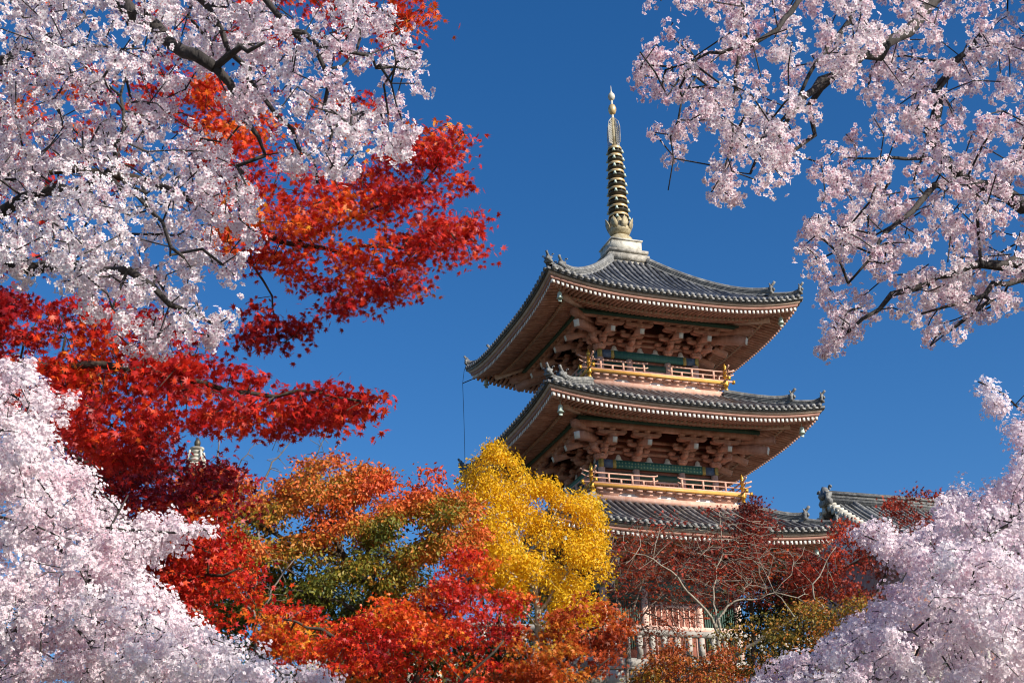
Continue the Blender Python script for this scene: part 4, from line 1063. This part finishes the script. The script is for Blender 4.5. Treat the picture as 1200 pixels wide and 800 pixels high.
Y1 = [(545,560),(560,528),(580,518),(604,538),(614,556),(640,560),(660,580),(690,575),(703,612),(713,650),(706,690),(694,735),(650,745),(612,728),(585,700),(560,672),(552,630),(547,590)]
T = slope_tree('ginkgo_tree', 'golden yellow tree with pale slender trunk in front of the pagoda', 'tree', .0, .1, M['bark_pale'], 54,
    [(621,800,40),(628,760,40),(631,720,40),(627,685,40)], [([(627,685,40),(612,650,39.7),(598,600,39.5),(583,545,39.4)], .07, .015), ([(627,685,40),(640,640,40.2),(650,600,40.4),(655,585,40.4)], .065, .015),
     ([(631,720,40),(660,680,40.3),(688,640,40.5),(698,610,40.6)], .05, .012), ([(627,690,40),(590,665,39.5),(562,620,39.3),(553,575,39.2)], .05, .012), ([(631,735,40),(600,700,39),(580,690,38.8)], .03, .01)],
    spray(Y1, 6.0, 40, 5.0, -.42, 18, 55, [(629,692,17),(631,712,17),(629,732,17),(625,752,15),(622,640,8),(655,630,7),(600,620,6),(690,690,7),(575,600,6),(618,690,7)], 60), .13, .28, .005, .04)
pads(T, T.sites(.18), 46, .16, .7, .105, M['yellow_leaf'], LEAF, 56, lambda P: .5+.22*wave(P[:,0], P[:,1], P[:,2], 1.0, 80), upn=.2)

KX = [(715,640),(780,625),(850,640),(930,640),(975,660),(960,705),(880,712),(800,700),(730,690)]
P1 = [(300,725),(340,705),(400,720),(425,690),(470,695),(505,690),(545,640),(590,655),(615,690),(600,740),(560,800),(540,850),(300,850),(330,790)]
T = slope_tree('maple_tree', 'broad scarlet and orange maple at the bottom centre under the orange tree', 'maple tree', 0, .2, M['bark_dark'], 57,
    [(470,880,31),(475,830,31)], [([(475,830,31),(440,780,30.5),(390,745,30.2),(330,725,30)], .08, .02), ([(475,830,31),(500,770,31),(530,710,31.2),(560,665,31.4)], .08, .02), ([(475,830,31),(540,800,30),(590,750,29.8)], .06, .02)],
    spray(P1, 7.0, 31, 4.5, .0, 18, 58, [(628,690,14),(628,715,12),(425,712,8),(520,720,9),(470,760,9),(560,740,8)], 60, 1.6), .16)
pads(T, T.sites(.12), 25, .17, .3, .070, M['maple_scarlet'], MAPLE_S, 59, upn=.35, tint_fn=lambda P: .43+.36*wave(P[:,0], P[:,1], P[:,2], .8, 81)-.07*(P[:,0]+1.2))
P2 = [(560,790),(585,735),(610,725),(640,735),(660,700),(690,690),(722,715),(738,732),(722,745),(715,775),(690,800),(700,840),(540,850)]
T = slope_tree('maple_tree', 'low rust red maple with spreading tiers before the pale fence', 'maple tree', 0, .2, M['bark_dark'], 60,
    [(640,880,33),(645,830,33)], [([(645,830,33),(660,780,33),(690,740,33),(720,725,33)], .06, .015), ([(645,830,33),(620,780,33),(590,750,33)], .06, .015), ([(645,830,33),(690,795,32.5),(715,770,32.3)], .05, .012)],
    spray(P2, 7.4, 33, 3.5, -.1, 18, 61, [(627,730,14),(624,750,12),(622,765,8)], 50, 1.6), .12)
pads(T, T.sites(.15), 26, .17, .3, .075, M['rust_leaf'], MAPLE_S, 62, upn=.35, tint_fn=lambda P: .52+.32*wave(P[:,0], P[:,1], P[:,2], .9, 82))

# pale leafless tree on the right and its twigs
T4 = np.concatenate([spray([(700,620),(760,600),(840,590),(900,600),(980,640),(990,700),(930,715),(850,690),(760,700),(700,690)], 8.5, 42.5, 5.0, -.7, 26, 63, (), 50)])
T = slope_tree('bare_tree', 'nearly leafless tree with pale forked trunk before the pagoda base', 'tree', 0, .1, M['bark_bare'], 64,
    [(850,830,42),(846,780,42),(842,746,42)], [([(842,746,42),(832,722,41.8),(812,700,41.5),(793,678,41.3),(765,655,41.2),(735,645,41.2)], .050, .010), ([(842,746,42),(846,716,42.1),(862,704,42.2),(890,700,42.4),(908,694,42.5)], .042, .012),
     ([(842,746,42),(838,715,42.4),(839,680,42.6),(846,640,42.8),(843,600,43)], .034, .009), ([(847,785,42),(870,762,41.5),(905,740,41.2),(932,724,41),(968,716,41)], .065, .02), ([(932,724,41),(915,700,41.2),(905,688,41.3)], .025, .008),
     ([(968,716,41),(952,692,41),(965,665,41.1),(980,640,41.2)], .03, .008)], T4, .12, .25, .0062, .028, .6)
pads(T, T.sites(.08)[::2], 7, .14, .6, .075, M['maroon_leaf'], MAPLE_S, 65, lambda P: .55+.2*wave(P[:,0], P[:,1], P[:,2], 1.0, 83))
T = slope_tree('bare_tree', 'grey leafless thicket of fine twigs against the pagoda base', 'tree', 0, .1, M['bark_grey'], 66,
    [(735,800,44.5),(735,740,44.5)], [([(735,740,44.5),(720,690,44.4),(712,640,44.3)], .04, .012), ([(735,740,44.5),(750,690,44.6),(765,640,44.7)], .04, .012), ([(735,740,44.5),(780,690,44.7),(810,650,44.8)], .03, .01)],
    spray([(705,705),(705,625),(780,615),(860,630),(960,650),(960,700),(860,705),(800,760),(710,760)], 4.3, 44.5, 3, -.8, 24, 67, (), 40), .07, .25, .0068, .02, .6)
pads(T, T.sites(.1)[::2], 5, .16, .6, .062, M['rust_leaf'], MAPLE_S, 165, lambda P: .22+.2*wave(P[:,0], P[:,1], P[:,2], 1.0, 83))
T = slope_tree('bare_tree', 'leafless treetop of upright dark branches above the orange tree', 'tree', 0, .1, M['bark_grey'], 68,
    [(300,700,47),(300,640,47)], [([(300,640,47),(262,570,47),(256,520,47),(258,503,47)], .06, .012), ([(300,640,47),(275,575,47),(280,545,47),(300,520,47)], .05, .010), ([(300,640,47),(310,560,47),(330,530,47),(345,512,47)], .06, .012),
      ([(300,640,47),(350,570,47.5),(372,530,47.5),(382,505,47.5)], .05, .012)],
    spray([(245,560),(250,505),(300,515),(345,505),(400,500),(395,560)], 13, 47, 2.5, -.6, 24, 69, (), 40), .10, .25, .010, .03, .5)
T = slope_tree('bare_tree', 'tangled leafless shrub in the shade under the orange tree', 'tree', 0, .1, M['bark_grey'], 70,
    [(300,760,31.5),(300,730,31.5)], [([(300,730,31.5),(280,690,31.5),(262,660,31.5)], .03, .01), ([(300,730,31.5),(320,690,31.5),(345,655,31.5)], .03, .01)],
    spray([(255,690),(270,640),(340,640),(360,690),(320,720)], 11, 31.5, 1.8, -.6, 24, 71, (), 30), .05, .2, .005, .015)

# maroon maples before the pagoda base
K1 = [(880,578),(896,588),(900,612),(892,632),(925,640),(960,650),(970,690),(930,700),(880,690),(845,680),(800,675),(778,660),(800,640),(835,628),(862,622),(868,595)]
T = slope_tree('maple_tree', 'maroon maple with a narrow pointed top against the pagoda roofs', 'maple tree', 0, .1, M['bark_dark'], 72,
    [(885,800,46),(882,740,46),(880,690,46)], [([(880,690,46),(882,640,46),(886,600,46),(886,582,46)], .06, .012), ([(880,690,46),(845,665,45.8),(805,655,45.7)], .05, .012), ([(880,690,46),(915,670,46),(955,665,46)], .05, .012)],
    np.concatenate([spray(K1, 7.0, 46, 3.2, -.25, 18, 73, (), 40), spray([(870,600),(882,578),(897,590),(902,630),(880,645),(862,630)], 6, 46, 1.6, -.8, 18, 74, (), 20), spray(KX, 11, 46, 2.5, .0, 16, 75, (), 30)]), .10, .25, .006, .03)
pads(T, T.sites(.18), 19, .18, .6, .072, M['maroon_leaf'], MAPLE_S, 75, upn=.35, tint_fn=lambda P: .40+.25*wave(P[:,0], P[:,1], P[:,2], 1.0, 84))
K2 = [(925,668),(960,655),(985,605),(1000,610),(1020,628),(1038,590),(1062,570),(1100,576),(1120,590),(1100,640),(1060,670),(1030,700),(985,705),(940,695)]
T = slope_tree('maple_tree', 'deep red maple between the pagoda corner and the pink cherry', 'maple tree', 0, .1, M['bark_dark'], 76,
    [(1010,800,44),(1008,740,44)], [([(1008,740,44),(985,690,44),(985,640,44)], .05, .012), ([(1008,740,44),(1035,680,44),(1055,620,44),(1068,585,44)], .06, .012), ([(1008,740,44),(970,700,43.6),(940,682,43.5)], .05, .012)],
    spray(K2, 7.2, 44, 3.6, -.45, 20, 77, (), 40), .11, .25, .006, .03)
pads(T, T.sites(.15), 22, .18, .5, .075, M['maroon_leaf'], MAPLE_S, 78, upn=.35, tint_fn=lambda P: .58+.30*wave(P[:,0], P[:,1], P[:,2], .9, 85)-.10*(P[:,2] > at(0,640,44)[2]))
G1 = [(765,765),(800,745),(860,735),(905,715),(960,698),(1015,690),(1030,740),(960,790),(900,850),(780,850),(735,800)]
T = slope_tree('broadleaf_tree', 'low bushy tree turning olive and orange beside the lower right cherry', 'tree', 0, .1, M['bark_dark'], 79,
    [(890,900,38.5),(890,840,38.5)], [([(890,840,38.5),(850,790,38.2),(800,765,38)], .06, .015), ([(890,840,38.5),(920,780,38.8),(950,730,39),(990,705,39)], .06, .015)],
    spray(G1, 7.0, 38.5, 4.0, -.05, 18, 86, (), 50), .12)
zg_ = at(880, 760, 38.5)[2]
pads(T, T.sites(.15), 32, .18, .4, .100, M['rust_olive'], LEAF, 87, upn=.25, tint_fn=lambda P: .58+.36*wave(P[:,0], P[:,1], P[:,2], .9, 88)-.04*(P[:,0]-6))

# dark trees added behind to close low gaps and stand for crown-interior shade
for i, (px, top, Y, wd, lab) in enumerate([(250, 640, 52, 90, 'dark evergreen tree far back behind the leafless shrub'), (420, 625, 53, 80, 'dark evergreen tree added behind the orange tree to stand for its shaded inside'), (610, 690, 50, 60, 'dark evergreen tree behind the yellow trunk'), (915, 655, 47.3, 48, 'dark evergreen tree in the gap right of the pagoda wall'), (470, 700, 41, 85, 'dark evergreen shrub added so gaps in the scarlet and orange maple look shaded'), (585, 735, 42, 40, 'small dark evergreen shrub left of the pale yellow-tree trunk')]):
    pl = [(px-wd, 790), (px-wd, top+60), (px-wd*.6, top+15), (px, top), (px+wd*.6, top+15), (px+wd, top+60), (px+wd, 790)]
    T = slope_tree('evergreen_tree', lab, 'tree', 0, .1, M['bark_dark'], 90+i, [(px, 830, Y), (px, 780, Y)], [([(px, 780, Y), (px, 720, Y), (px, top+20, Y)], .08, .02)],
        spray(pl, 11 if i < 3 else 8, Y, 5 if i < 3 else 2.5, -.6, 30, 95+i, (), 60), .16, .4, .01, .05, group='dark evergreen trees behind')
    pads(T, T.sites(.1), 40, .32, .6, .16, M['evergreen'], LEAF, 98+i, lambda P: .5+.3*wave(P[:,0], P[:,1], P[:,2], 1.5, 99), upn=.5)
